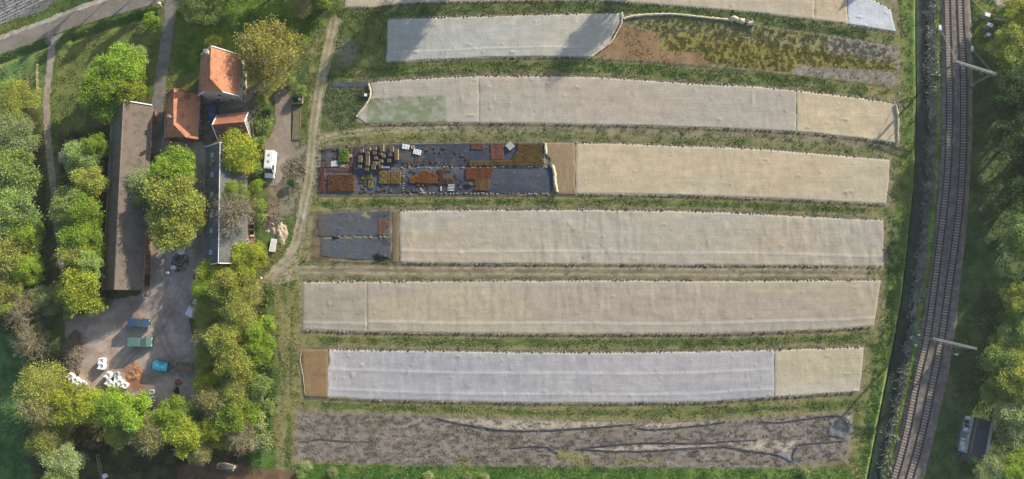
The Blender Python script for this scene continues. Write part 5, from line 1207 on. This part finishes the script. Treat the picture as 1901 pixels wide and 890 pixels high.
# ------------------------------------------------------------------ person
def person(px, py, rz, label):
    t = empty('person', P(px, py, .05), rz, label, 'person')
    def skin(name, pts, edges, rad, mat):
        me = bpy.data.meshes.new(name); me.from_pydata(pts, edges, []); o = bpy.data.objects.new(name, me); col.objects.link(o); o.parent = t
        me.materials.append(M[mat]); s_ = o.modifiers.new('skin', 'SKIN'); s_.use_smooth_shade = True
        for i, r_ in enumerate(rad): me.skin_vertices[0].data[i].radius = (r_, r_ * .85)
        me.skin_vertices[0].data[0].use_root = True
        ss = o.modifiers.new('sub', 'SUBSURF'); ss.levels = 1; ss.render_levels = 1; return o
    P_ = [(0,0,.95),(0,0,1.15),(0,0,1.38),(0,0,1.5),(0,0,1.62),(0,.01,1.72), (.1,0,.9),(.12,.02,.5),(.13,-.02,.08),(.14,.14,.04),(-.1,0,.9),(-.12,.02,.5),(-.13,-.02,.08),(-.14,.14,.04),
          (.19,0,1.40),(.25,.03,1.12),(.12,.28,1.12),(-.19,0,1.40),(-.25,.03,1.12),(-.12,.28,1.12)]
    E = [(0,1),(1,2),(2,3),(3,4),(4,5),(0,6),(6,7),(7,8),(8,9),(0,10),(10,11),(11,12),(12,13),(2,14),(14,15),(15,16),(2,17),(17,18),(18,19)]
    Rr = [.14,.13,.15,.06,.10,.08,.1,.07,.05,.045,.1,.07,.05,.045,.07,.05,.035,.07,.05,.035]
    skin('body', P_, E, Rr, 'skin')
    skin('shirt', [(0,0,1.0),(0,0,1.15),(0,0,1.38),(.19,0,1.40),(.25,.03,1.14),(-.19,0,1.40),(-.25,.03,1.14)], [(0,1),(1,2),(2,3),(3,4),(2,5),(5,6)], [.165,.155,.175,.09,.068,.09,.068], 'bag')
    skin('trousers', [(0,0,.98),(.1,0,.88),(.12,.02,.5),(.13,-.02,.12),(-.1,0,.88),(-.12,.02,.5),(-.13,-.02,.12)], [(0,1),(1,2),(2,3),(0,4),(4,5),(5,6)], [.155,.115,.088,.075,.115,.088,.075], 'dark')
    m = MB()
    bm = bmesh.new(); bmesh.ops.create_uvsphere(bm, u_segments=14, v_segments=8, radius=.108); me = bpy.data.meshes.new('hair')
    for v in bm.verts: v.co = Vector((v.co.x, v.co.y * 1.12 - .015, v.co.z * 1.05 + 1.70))
    bmesh.ops.delete(bm, geom=[v for v in bm.verts if v.co.z < 1.66 and v.co.y > -.02], context='VERTS'); bm.to_mesh(me); bm.free(); me.materials.append(M['timber'])
    o = bpy.data.objects.new('hair', me); col.objects.link(o); o.parent = t
    m = MB(); m.box(-.11, .27, 1.08, .11, .38, 1.13); o = m.build('controller', M['dark']); o.location = P(px, py, .05); o.rotation_euler.z = rz; tag(o, 'small dark handset held by the person', 'handset')
    for s_ in (-1, 1):
        for k in range(4):
            f = MB(); x = s_ * (.115 - .0 * k); f.tube((s_ * .125, .29 + k * .022, 1.12), (s_ * .115, .30 + k * .022, 1.065), .009, .008, 6); f.tube((s_ * .115, .30 + k * .022, 1.065), (s_ * .085, .30 + k * .022, 1.06), .008, .007, 6); f.build('finger', M['skin'], t)
        f = MB(); f.tube((s_ * .12, .28, 1.14), (s_ * .07, .32, 1.145), .011, .009, 6); f.build('thumb', M['skin'], t)
person(489, 517, -1.0, 'person in a white shirt and dark trousers standing where the rutted track meets the trees')

# ------------------------------------------------------------------ trees
def tree_proto(kind, seed, R_=4.3, H_=9.5, lobes=7, per=1150, leaf=.22, flat=.42, twigs=0, spread=.33):
    rs = np.random.RandomState(seed); t = empty(kind, (0, -500, 0), 0, 'x', 'tree')
    zc = H_ * .62; rz_ = H_ * flat * .9; m = MB(); rr = random.Random(seed)
    top = H_ * .72
    pts = [(rr.uniform(-.12, .12) * k * .6, rr.uniform(-.12, .12) * k * .6, top * k / 6) for k in range(7)]
    for k in range(6): m.tube(pts[k], pts[k + 1], .26 * (1 - k / 7.5), .26 * (1 - (k + 1) / 7.5), 8, cap=(k == 0))
    L_ = []
    for k in range(lobes):
        a = k / lobes * 6.283 + rr.uniform(-.35, .35); q = rr.uniform(.45, .68)
        L_.append(Vector((math.cos(a) * R_ * q, math.sin(a) * R_ * q, zc + rr.uniform(-.45, .5) * rz_)))
    L_.append(Vector((rr.uniform(-.3, .3), rr.uniform(-.3, .3), zc + rz_ * .62))); L_.append(Vector((rr.uniform(-.8, .8), rr.uniform(-.8, .8), zc)))
    for k in range(4):
        a = rr.uniform(0, 6.28); q = rr.uniform(.25, .5); L_.append(Vector((math.cos(a) * R_ * q, math.sin(a) * R_ * q, zc + rr.uniform(.25, .6) * rz_)))
    V_, C_, ends = [], [], []
    for l in L_:
        z0 = rr.uniform(.3, .65) * top; b = Vector((0, 0, z0)); mid = b.lerp(l, .5) + Vector((rr.uniform(-.3, .3), rr.uniform(-.3, .3), rr.uniform(0, .4)))
        m.tube(b, mid, .11, .075, 6, cap=False); m.tube(mid, l, .075, .04, 6, cap=False)
        for q in range(5 + twigs):
            e = l + Vector((rr.gauss(0, 1), rr.gauss(0, 1), rr.gauss(0, .7))).normalized() * R_ * spread * rr.uniform(.8, 1.2)
            m.tube(mid.lerp(l, rr.uniform(.4, 1)), e, .045, .018, 4, cap=False); ends.append(e)
            if twigs:
                for w in range(4):
                    e2 = e + Vector((rr.gauss(0, 1), rr.gauss(0, 1), rr.gauss(.3, .6))).normalized() * R_ * .2; m.tube(e.lerp(l, rr.uniform(0, .4)), e2, .028, .014, 3, cap=False)
    # sprays of leaves: many small clumps on each lobe
    for l in L_:
        nc = 26; rad = R_ * spread * rs.uniform(.85, 1.2)
        d = rs.normal(size=(nc, 3)); d /= np.linalg.norm(d, axis=1)[:, None]; d[:, 2] = np.abs(d[:, 2]) * .9 - .25
        cc = np.array(l) + d * rad * rs.uniform(.55, 1.08, (nc, 1)) * np.array([1, 1, .8])
        for c in cc:
            n = max(3, int(per / nc * rs.uniform(.5, 1.5))); s_ = rad * rs.uniform(.16, .34)
            p = c + rs.normal(size=(n, 3)) * s_ * np.array([1, 1, .6])
            tone = rs.uniform(.72, 1.28); hue = rs.uniform(.88, 1.14)
            a = rs.normal(size=(n, 3)); a[:, 2] *= .7; a /= np.linalg.norm(a, axis=1)[:, None]
            b = rs.normal(size=(n, 3)); b -= a * (a * b).sum(1)[:, None]; b /= np.linalg.norm(b, axis=1)[:, None]
            sz = leaf * rs.uniform(.5, 1.3, (n, 1)); a *= sz * .55; b *= sz * .4
            V_.append(np.stack([p - a, p + b, p + a, p - b], 1).reshape(-1, 3))
            tv = tone * rs.uniform(.85, 1.15, n); C_.append(np.repeat(np.stack([tv * hue, tv, tv * (2 - hue) * .95], 1), 4, axis=0))
    m.build('trunk', M['bark'], t)
    V_, C_ = np.concatenate(V_), np.concatenate(C_)
    np_mesh('crown', V_, np.arange(len(V_)).reshape(-1, 4), LEAF['fresh'], t, cols=C_)
    t['rc'] = R_; t['hc'] = H_
    return t
PRO = [tree_proto('broadleaf_tree', 100 + k, per=(1900, 1700, 1600)[k % 3], lobes=(7, 6, 9)[k % 3], spread=(.33, .37, .28)[k % 3]) for k in range(4)]
TWG = [tree_proto('budding_tree', 200 + k, per=950, leaf=.19, twigs=3, lobes=7, spread=.36) for k in range(2)]
BAR = [tree_proto('bare_tree', 300 + k, per=150, leaf=.15, twigs=7, lobes=8, spread=.42, H_=9) for k in range(2)]
SHR = [tree_proto('shrub', 400 + k, R_=2.0, H_=2.6, per=330, leaf=.22, lobes=5, flat=.42, spread=.42) for k in range(2)]
for l_ in (PRO, TWG, BAR, SHR):
    for t in l_: t['n'] = 0
fruit = {}
def tree(px, py, r, leaf, h, label, kind='pro', group='trees around the farm'):
    """px,py: crown centre in the survey, r: crown radius (survey units), h: height in metres"""
    L_ = {'pro': PRO, 'twig': TWG, 'bare': BAR, 'shrub': SHR}[kind]
    s_ = L_[(int(px) * 7 + int(py) * 3) % len(L_)]
    base = P(px, py, h * .6); rad = r / 8.7 * (1.26 if group != 'tall trees beyond the frame' and kind != 'shrub' else 1.0)
    if s_['n'] == 0: o = s_; s_['n'] = 1
    else: o = copy_tree(s_)
    o.location = (base.x, base.y, -.1); k = rad / s_['rc']; o.scale = (k, k * random.uniform(.92, 1.08), h / s_['hc']); o.rotation_euler = (0, 0, random.uniform(0, 6.28))
    o['label'] = label; o['group'] = group
    for ch in o.children:
        if ch.name.startswith('crown'): ch.material_slots[0].link = 'OBJECT'; ch.material_slots[0].material = LEAF[leaf]
        elif leaf in ('brown',) or kind == 'bare': ch.material_slots[0].link = 'OBJECT'; ch.material_slots[0].material = M['twig']
    for kk in ('n', 'rc', 'hc'):
        if o is not s_ and kk in o.keys(): del o[kk]
    return o
TG = 'trees in the wood west of the lane'
for a in [
 (28,190,40,'olive',5,'wide olive green tree, northernmost of those west of the lane'),
 (22,252,40,'pale',6,'pale grey green tree south of the wide olive one by the lane'),
 (48,243,15,'blossom',4,'small tree in white blossom close to the lane'),
 (64,262,14,'green',3,'small mid green bush between the white blossom and the lane','shrub'),
 (20,325,46,'green',9,'large mid green tree west of where the lane enters deep shade'),
 (22,395,44,'green',10,'second large mid green tree in the western wood, crossed by a bare stem'),
 (52,440,22,'fresh',9,'narrow fresh green tree pushed out from the western wood towards the lane'),
 (14,470,40,'olive',10,'olive twiggy tree at the left edge below the fresh narrow one','twig'),
 (52,500,24,'fresh',9,'dark fresh tree in the lower part of the western wood'),
 (16,545,32,'olive',9,'olive twiggy tree at the left edge just above the green meadow','twig'),
 ]: tree(*a[:6], *(a[6:7] or ('pro',)), group=TG)
TG = 'trees between the lane and the long barn'
for a in [
 (150,292,30,'green',7,'mid green tree at the north end of the row behind the long barn'),
 (181,272,19,'fresh',7,'fresh green slim tree touching the barn roof near its north end'),
 (128,292,14,'blossom',5,'faintly blossoming small tree beside the shaded lane','twig'),
 (166,340,30,'olive',8,'olive reddish tipped tree behind the long barn'),
 (130,382,32,'green',9,'rounded green tree hanging over the lane'),
 (160,395,30,'fresh',9,'fresh green tree against the barn opposite the middle courtyard tree'),
 (155,445,32,'fresh',9,'yellow green tree in the middle of the row behind the barn'),
 (142,480,28,'olive',9,'olive green tree leaning over the lane behind the lower barn half'),
 (166,492,24,'green',9,'mid green tree close against the barn near its lower end'),
 (148,540,38,'bright',10,'big yellow green tree beside the south end of the long barn'),
 (88,556,24,'pale',6,'bluish green bushy tree with white flowers south of the lane'),
 (40,578,28,'brown',7,'bare brown twiggy tree above the green meadow','bare'),
 (62,636,26,'brown',8,'brown thin crowned tree with a long pale stem at the meadow edge','bare'),
 (70,618,16,'green',5,'low green shrub under the brown thin crowned tree','shrub'),
 (130,582,12,'pale',3,'small grey green shrub between barn and yard entrance','shrub'),
 ]: tree(*a[:6], *(a[6:7] or ('pro',)), group=TG)
TG = 'trees around the farm buildings'
for a in [
 (222,128,44,'fresh',9,'big bright maple, northern crown beside the barn end'),
 (200,172,40,'fresh',9,'big bright maple, southern crown hiding the barn corner'),
 (236,165,30,'bright',8,'smaller bright crown between the two big maples and the barn gable'),
 (254,104,18,'green',5,'dark green bush on the driveway side of the big maples'),
 (264,345,27,'pale',7,'pale feathery tree leaning over the barn roof','twig'),
 (268,375,16,'green',6,'small green tree under the feathery one beside the barn'),
 (322,322,42,'fresh',10,'fresh bright tree, northern of the three big courtyard crowns'),
 (318,372,50,'olive',11,'olive yellow tree, middle and widest of the three big courtyard crowns'),
 (328,420,42,'olive',10,'olive yellow tree, southern of the three big courtyard crowns'),
 (443,284,36,'bright',8,'round yellow green tree over the north end of the grey shed'),
 (436,356,20,'fresh',7,'small fresh green tree on the middle of the grey shed'),
 (440,388,36,'brown',9,'bare pale branched tree spread over the grey shed roof','bare'),
 (504,96,54,'yellow',10,'wide yellow blossoming tree east of the large farmhouse','twig'),
 (488,120,34,'yellow',7,'lower yellow crown merging with the wide one by the farmhouse','twig'),
 (489,184,10,'olive',4,'small dark conical shrub on the garden path','shrub'),
 (490,232,20,'green',3,'green shrub between the cottage and the brick drive','shrub'),
 (496,212,13,'dark',3,'dark round shrub just north of the green one by the brick drive','shrub'),
 (484,262,12,'green',2.5,'small shrub at the foot of the brick drive','shrub'),
 (478,345,13,'fresh',3,'fresh shrub beside the white van','shrub'),
 (482,382,13,'fresh',3,'fresh shrub south of the white van','shrub'),
 (484,402,12,'green',2.5,'low green shrub at the straw heap','shrub'),
 (476,315,13,'green',4,'narrow green shrub squeezed between shed and white van','shrub'),
 (466,352,12,'olive',3,'olive shrub against the east wall of the shed','shrub'),
 (398,80,16,'olive',4,'low olive shrub behind the farmhouse','shrub'),
 (280,36,14,'fresh',3,'fresh green shrub left of the driveway mouth','shrub'),
 (340,2,16,'brown',5,'brown twiggy tree at the driveway mouth','bare'),
 (375,12,36,'green',7,'dark green tree at the top edge right of the driveway'),
 (560,14,20,'brown',4,'brown twiggy shrub at the head of the rutted track','twig'),
 (600,4,16,'fresh',4,'fresh green shrub at the top edge by the beds','shrub'),
 (560,170,12,'green',2,'low green shrub north of the compost bin','shrub'),
 (538,150,12,'green',2,'low green shrub at the top of the brick drive','shrub'),
 (541,340,9,'dark',1.4,'very small dark bush east of the white van','shrub'),
 ]: tree(*a[:6], *(a[6:7] or ('pro',)), group=TG)
TG = 'tree belt between the yard and the beds'
for a in [
 (447,483,30,'bright',6,'yellow green tree over the south gable of the grey shed'),
 (474,474,20,'bright',6,'small bright tree beside the shed end and the track'),
 (404,508,30,'bright',6,'bright tree at the north west corner of the belt'),
 (385,540,26,'fresh',6,'fresh tree just above the white car'),
 (432,532,32,'olive',9,'olive tree in the second row of the belt, near the person'),
 (466,540,20,'brown',6,'brownish twiggy tree at the field side, south of the person','twig'),
 (398,582,32,'olive',6,'olive tree in the belt beside the white car'),
 (440,582,32,'olive',9,'broad olive twiggy tree in the upper middle of the belt','twig'),
 (392,622,28,'brown',6,'brownish tree on the yard side of the belt middle','twig'),
 (428,632,34,'olive',9,'olive yellow tree in the very middle of the belt'),
 (468,618,20,'fresh',7,'fresh green tree at the field side, north one'),
 (482,650,24,'fresh',7,'fresh green tree at the field side, bulging towards the beds'),
 (396,668,28,'olive',6,'olive tree east of the flatbed trailer'),
 (440,680,32,'olive',9,'olive mixed tree in the lower middle of the belt'),
 (388,706,26,'bright',6,'yellow green tree on the yard side of the lower belt'),
 (432,722,32,'olive',8,'olive tree north of the brown one in the lower belt','twig'),
 (478,716,20,'green',6,'mid green tree by the dark gap at the field side'),
 (474,732,13,'blossom',5,'small tree in white blossom at the field side of the belt'),
 (394,748,28,'brown',8,'brown twiggy tree in the lower belt','twig'),
 (440,768,30,'fresh',8,'fresh green tree in the lower belt'),
 (404,800,26,'bright',7,'bright tree at the south end of the belt'),
 (446,808,28,'brown',7,'brown thin tree at the south east end of the belt','bare'),
 (480,782,18,'pale',4,'pale green shrub at the field side of the lower belt','shrub'),
 (484,820,22,'pale',3,'wide pale shrub near the bottom of the belt','shrub'),
 (497,600,15,'fresh',3,'fresh shrub beside the headland grass, upper','shrub'),
 (500,690,12,'dark',2.5,'dark shrub beside the headland grass','shrub'),
 (498,755,13,'green',2.5,'green shrub beside the headland grass, lower','shrub'),
 ]: tree(*a[:6], *(a[6:7] or ('pro',)), group=TG)
TG = 'tree belt south of the yard'
for a in [
 (74,712,36,'olive',9,'olive twiggy tree at the meadow corner of the lower belt','twig'),
 (84,752,36,'brown',9,'brown olive tree below the meadow corner','twig'),
 (128,748,32,'bright',8,'yellow green tree under the white bags of the brush heap'),
 (168,758,30,'bright',8,'yellow green tree just east of the one under the brush heap bags'),
 (208,756,28,'fresh',8,'fresh green tree south of the open yard gate'),
 (244,766,36,'fresh',9,'large vivid green tree south of the sand heap'),
 (222,800,24,'olive',7,'olive tree in front of the large vivid green one'),
 (282,800,34,'brown',8,'grey brown twiggy tree between two green ones','twig'),
 (318,770,26,'fresh',8,'fresh green tree south of the grey bags'),
 (342,808,32,'bright',8,'bright yellow green tree at the lower right of the belt'),
 (352,762,22,'green',6,'dull green tree beside the dark scrap'),
 (372,832,24,'brown',6,'brown twiggy tree at the bottom above the tiny shed','twig'),
 (88,812,30,'olive',7,'olive branched tree at the meadow side near the bottom','twig'),
 (116,858,32,'pale',7,'pale green tree at the bottom left of the dark yard'),
 (108,900,26,'green',7,'mid green tree cut by the bottom edge'),
 ]: tree(*a[:6], *(a[6:7] or ('pro',)), group=TG)
TG = 'trees east of the railway'
for a in [
 (1898,560,32,'olive',9,'sunlit olive tree at the right edge, northern of the lit ones'),
 (1892,622,34,'green',8,'mid green tree at the right edge below the first lit one'),
 (1862,664,34,'green',8,'mid green tree standing nearest the tracks on the east side'),
 (1893,700,42,'olive',9,'olive tree at the right edge north of the hut'),
 (1858,722,28,'green',7,'green tree right behind the hut, north side'),
 (1884,770,36,'pale',8,'pale green tree north east of the hut'),
 (1862,806,24,'pale',5,'pale green shrub against the east side of the hut','shrub'),
 (1842,870,30,'pale',5,'pale green bushy tree south east of the hut'),
 (1896,880,34,'fresh',6,'fresh green tree at the bottom right corner'),
 (1890,92,46,'olive',9,'broad olive tree at the right edge near the cabinets'),
 (1910,30,40,'bright',8,'bright tree at the upper right corner by the gravel'),
 (1892,180,44,'dark',11,'dark green tree in shade below the broad olive one'),
 (1900,265,44,'dark',12,'dark green tree second in the shaded row at the right edge'),
 (1902,350,42,'dark',12,'dark green tree third in the shaded row at the right edge'),
 (1905,440,40,'green',12,'mid green tree at the south end of the shaded row'),
 ]: tree(*a[:6], *(a[6:7] or ('pro',)), group=TG)
# woodland and roadside trees just outside the picture: their long shadows lie across it
TG = 'tall trees beyond the frame'
k = 0
for (x, y, r, h) in [(2010,-70,46,12),(1985,-5,48,13),(1990,70,50,14),(1985,150,50,14),(1980,230,50,14),(1985,300,48,14),(1988,370,46,13),(2010,440,46,12),(2035,510,40,10),
                     (1275,-140,34,14.5),(947,-165,36,16),(905,-178,22,16),(862,-150,34,16),(620,-120,44,14),(545,-95,44,13),(475,-100,36,12),(700,-160,30,14),
                     (330,-90,14,11),(262,-66,14,10),(200,-45,12,9),(150,-30,11,8),(400,-60,30,10),(1722,-150,10,9)]:
    k += 1; o = tree(x, y, r, 'olive' if k % 2 else 'green', h, 'tall tree beyond the edge of the picture casting a long shadow into it', 'twig' if (y < -100 and 850 < x < 1400) else 'pro', TG)
# low shrubs along the bottom headland
for (x, y, r, lf, l) in [(569,866,10,'pale','low grey green shrub at the lower left corner of the bare bed'),(558,880,10,'green','low green shrub nearest the tree belt at the bottom edge'),(617,877,10,'pale','low grey shrub south of the bare bed, second from the belt'),(795,884,9,'pale','low grey shrub under the left part of the bare bed'),(868,884,8,'pale','small grey shrub between two others at the bottom edge'),(900,886,8,'pale','small pale shrub just right of the small grey one'),(1496,878,8,'pale','lone pale shrub at the right end below the bare bed')]:
    tree(x, y, r, lf, 1.1, l, 'shrub', 'low shrubs along the bottom headland')

# ------------------------------------------------------------------ grass and weeds: blades spread by density maps
def tufts(name, dens, n, h, w, seed, label, bbox=(0, -60, 1901, 940), tone=(1.1, 1.65), tint=None, tamt=.5, mat='grass'):
    rs = np.random.RandomState(seed); a, b = P(bbox[0], bbox[3]), P(bbox[2], bbox[1]); c_, d_ = P(bbox[0], bbox[1]), P(bbox[2], bbox[3])
    x0, x1, y0, y1 = min(a.x, c_.x), max(b.x, d_.x), a.y, b.y
    X, Y = rs.uniform(x0, x1, n), rs.uniform(y0, y1, n); px, py = to_px(X, Y)
    k = rs.rand(n) < dens(px, py, X, Y); X, Y = X[k], Y[k]; n = len(X)
    i = np.clip(np.searchsorted(gx, X), 1, len(gx) - 1); j = np.clip(np.searchsorted(gy, Y), 1, len(gy) - 1)
    Z = GZ[j, i]; C_ = COLR[j, i] * rs.uniform(tone[0], tone[1], n)[:, None]
    if tint is not None:
        t = (rs.rand(n) * tamt)[:, None]; C_ = C_ * (1 - t) + tint * t * rs.uniform(.7, 1.3, n)[:, None]
    V_, CC = [], []
    for q in range(3):
        an = rs.uniform(0, 6.283, n); ww = w * rs.uniform(.6, 1.3, n) / 2; hh = h * rs.uniform(.5, 1.4, n); ax, ay = np.cos(an) * ww, np.sin(an) * ww
        lx_, ly_ = rs.normal(0, .9, n) * hh, rs.normal(0, .9, n) * hh; ox, oy = rs.normal(0, w * .4, n), rs.normal(0, w * .4, n)
        V_.append(np.stack([np.stack([X + ox - ax, Y + oy - ay, Z - .03], 1), np.stack([X + ox + ax, Y + oy + ay, Z - .03], 1), np.stack([X + ox + lx_, Y + oy + ly_, Z + hh], 1)], 1))
        CC.append(np.repeat(C_[:, None], 3, 1))
    V_ = np.concatenate(V_).reshape(-1, 3); CC = np.concatenate(CC).reshape(-1, 3)
    o = np_mesh(name, V_, np.arange(len(V_)).reshape(-1, 3), M[mat], cols=np.clip(CC, 0, 1)); tag(o, label, 'grass', kind='stuff'); return o
hard = [field_poly(i, 1) for i in range(0, 7)] + [yard]
def free(px, py):
    m = np.ones(np.shape(px))
    for i in range(0, 7):
        if i == 1: continue
        m *= 1 - poly_m(px, py, field_poly(i, 1), 2)
    m *= 1 - poly_m(px, py, [(717,30),(1156,22),(1150,50),(1138,74),(1098,108),(716,117)], 2)
    m *= 1 - poly_m(px, py, yard, 4)
    m *= 1 - poly_m(px, py, rail_poly, 1) ; m *= 1 - line_m(px, py, ditch_mid, 24, 4); m *= 1 - poly_m(px, py, road, 4); m *= 1 - line_m(px, py, lane, 15, 3); m *= 1 - line_m(px, py, drive, 22, 4)
    m *= 1 - line_m(px, py, dirt_main, 18, 8) * .9; m *= 1 - .8 * line_m(px, py, [(x, (float(yat(F[4][1], x)) + float(yat(F[5][0], x))) / 2) for x in range(560, 1640, 40)], 18, 4)
    m *= 1 - poly_m(px, py, [(500,165),(540,165),(545,262),(552,285),(548,300),(516,345),(490,345)], 2)
    m *= 1 - poly_m(px, py, rect(380,130,520,210), 4) * .7 ; m *= 1 - poly_m(px, py, rect(1780,770,1850,860), 4)
    return m
def green(px, py, X, Y):
    i = np.clip(np.searchsorted(gx, X), 1, len(gx) - 1); j = np.clip(np.searchsorted(gy, Y), 1, len(gy) - 1)
    c = COLR[j, i]; return sm(c[:, 1] / (c[:, 0] + 1e-4), .88, 1.12)
tufts('grass', lambda px, py, X, Y: free(px, py) * (.25 + .75 * green(px, py, X, Y)) * sm(fbm(X, Y, 1.8, 301, 3), .3, .6), 330000, .13, .24, 1, 'short rough grass over the banks, verges and meadow', tint=lin(138,150,72), tamt=.35)
xs_ = list(range(600, 1650, 50))
def ridge_d(px, py, X, Y):
    m = np.zeros(len(px))
    for a, b, w in ((0, 1, 16), (1, 2, 18), (3, 4, 10), (5, 6, 10), (6, 7, 9)):
        m = np.maximum(m, line_m(px, py, [(x, (float(yat(F[a][1], x)) + float(yat(F[b][0], x))) / 2) for x in xs_], w, 8, 2))
    m = np.maximum(m, poly_m(px, py, [(1655,400),(1690,415),(1642,690),(1608,885),(1588,870),(1622,680)], 8, 5))
    m = np.maximum(m, line_m(px, py, [(x - 5, y) for x, y in bal_l], 6, 4, 2)); m = np.maximum(m, poly_m(px, py, [(500,540),(560,540),(552,860),(500,860)], 8, 4) * .35)
    m = np.maximum(m, poly_m(px, py, [(556,866),(1580,874),(1590,900),(540,900)], 4) * .6)
    m = np.maximum(m, poly_m(px, py, [(600,166),(684,166),(676,200),(660,222),(672,236),(598,244)], 4))
    return m * sm(fbm(X * .6, Y, 1.4, 302, 3), .36, .55)
tufts('weeds', ridge_d, 190000, .13, .26, 2, 'taller green weeds on the ridges between the beds and along the ditch', tint=lin(124,136,76), tamt=.65)
tufts('heather', lambda px, py, X, Y: poly_m(px, py, [(1160,38),(1260,34),(1400,49),(1545,70),(1660,92),(1662,130),(1580,127),(1478,121),(1470,134),(1330,120),(1304,108),(1300,97),(1228,94),(1224,60),(1180,48)], 3) * sm(fbm(X, Y * .7, .6, 303, 3), .42, .58), 70000, .07, .22, 3, 'low yellow green plants on the uncovered bed', bbox=(1150,20,1670,140), tint=lin(128,126,62), tamt=.5)
tufts('dead_growth', lambda px, py, X, Y: poly_m(px, py, field_poly(7, -1), 2) * sm(vnoise(X * .5, Y, .5, 304), .5, .7) * .8, 90000, .09, .2, 4, 'dead weeds and stubble on the bare lowest bed', bbox=(540,750,1600,890), tint=lin(170,160,138), tamt=.6, tone=(.75, 1.25))
tufts('reeds', lambda px, py, X, Y: line_m(px, py, reed_line, 14, 8, 4) * sm(fbm(X, Y, 1.6, 305, 3), .4, .56), 160000, .6, .2, 5, 'pale dry reeds along the east bank of the ditch', bbox=(1600,-60,1760,940), tint=lin(186,186,176), tamt=.8)
tufts('understorey', lambda px, py, X, Y: np.maximum.reduce([poly_m(px, py, [(110,250),(200,235),(205,560),(120,600)], 10, 6), poly_m(px, py, [(365,500),(500,500),(500,860),(370,860)], 10, 6), poly_m(px, py, [(50,690),(110,740),(360,760),(360,860),(80,900)], 10, 6), poly_m(px, py, [(1800,540),(1901,500),(1901,900),(1740,900)], 14, 8) * .6, poly_m(px, py, [(0,200),(66,220),(66,600),(0,600)], 8, 4)]) * sm(fbm(X, Y, 2.4, 306, 3), .4, .6), 150000, .4, .4, 6, 'undergrowth below the trees', tint=lin(78,98,46), tamt=.6)

# drop prototypes that found no place
for l_ in (PRO, TWG, BAR, SHR):
    for t in l_:
        if t['n'] == 0:
            for ch in list(t.children): bpy.data.objects.remove(ch)
            bpy.data.objects.remove(t)
        else:
            for kk in ('n', 'rc', 'hc'): del t[kk]

# ------------------------------------------------------------------ morning haze in the air under the drone
hm = bpy.data.materials.new('haze'); hm.use_nodes = True; hn = hm.node_tree; hn.nodes.clear()
ho = hn.nodes.new('ShaderNodeOutputMaterial'); hv = hn.nodes.new('ShaderNodeVolumePrincipled')
hv.inputs['Color'].default_value = (.88, .92, .95, 1); hv.inputs['Density'].default_value = .00013; hv.inputs['Anisotropy'].default_value = .2
hn.links.new(hv.outputs[0], ho.inputs['Volume'])
hb_ = MB(); hb_.box(-3700, -3700, -6, 3700, 4100, 156); tag(hb_.build('haze', hm), 'thin pale haze in the air', 'haze', kind='stuff')
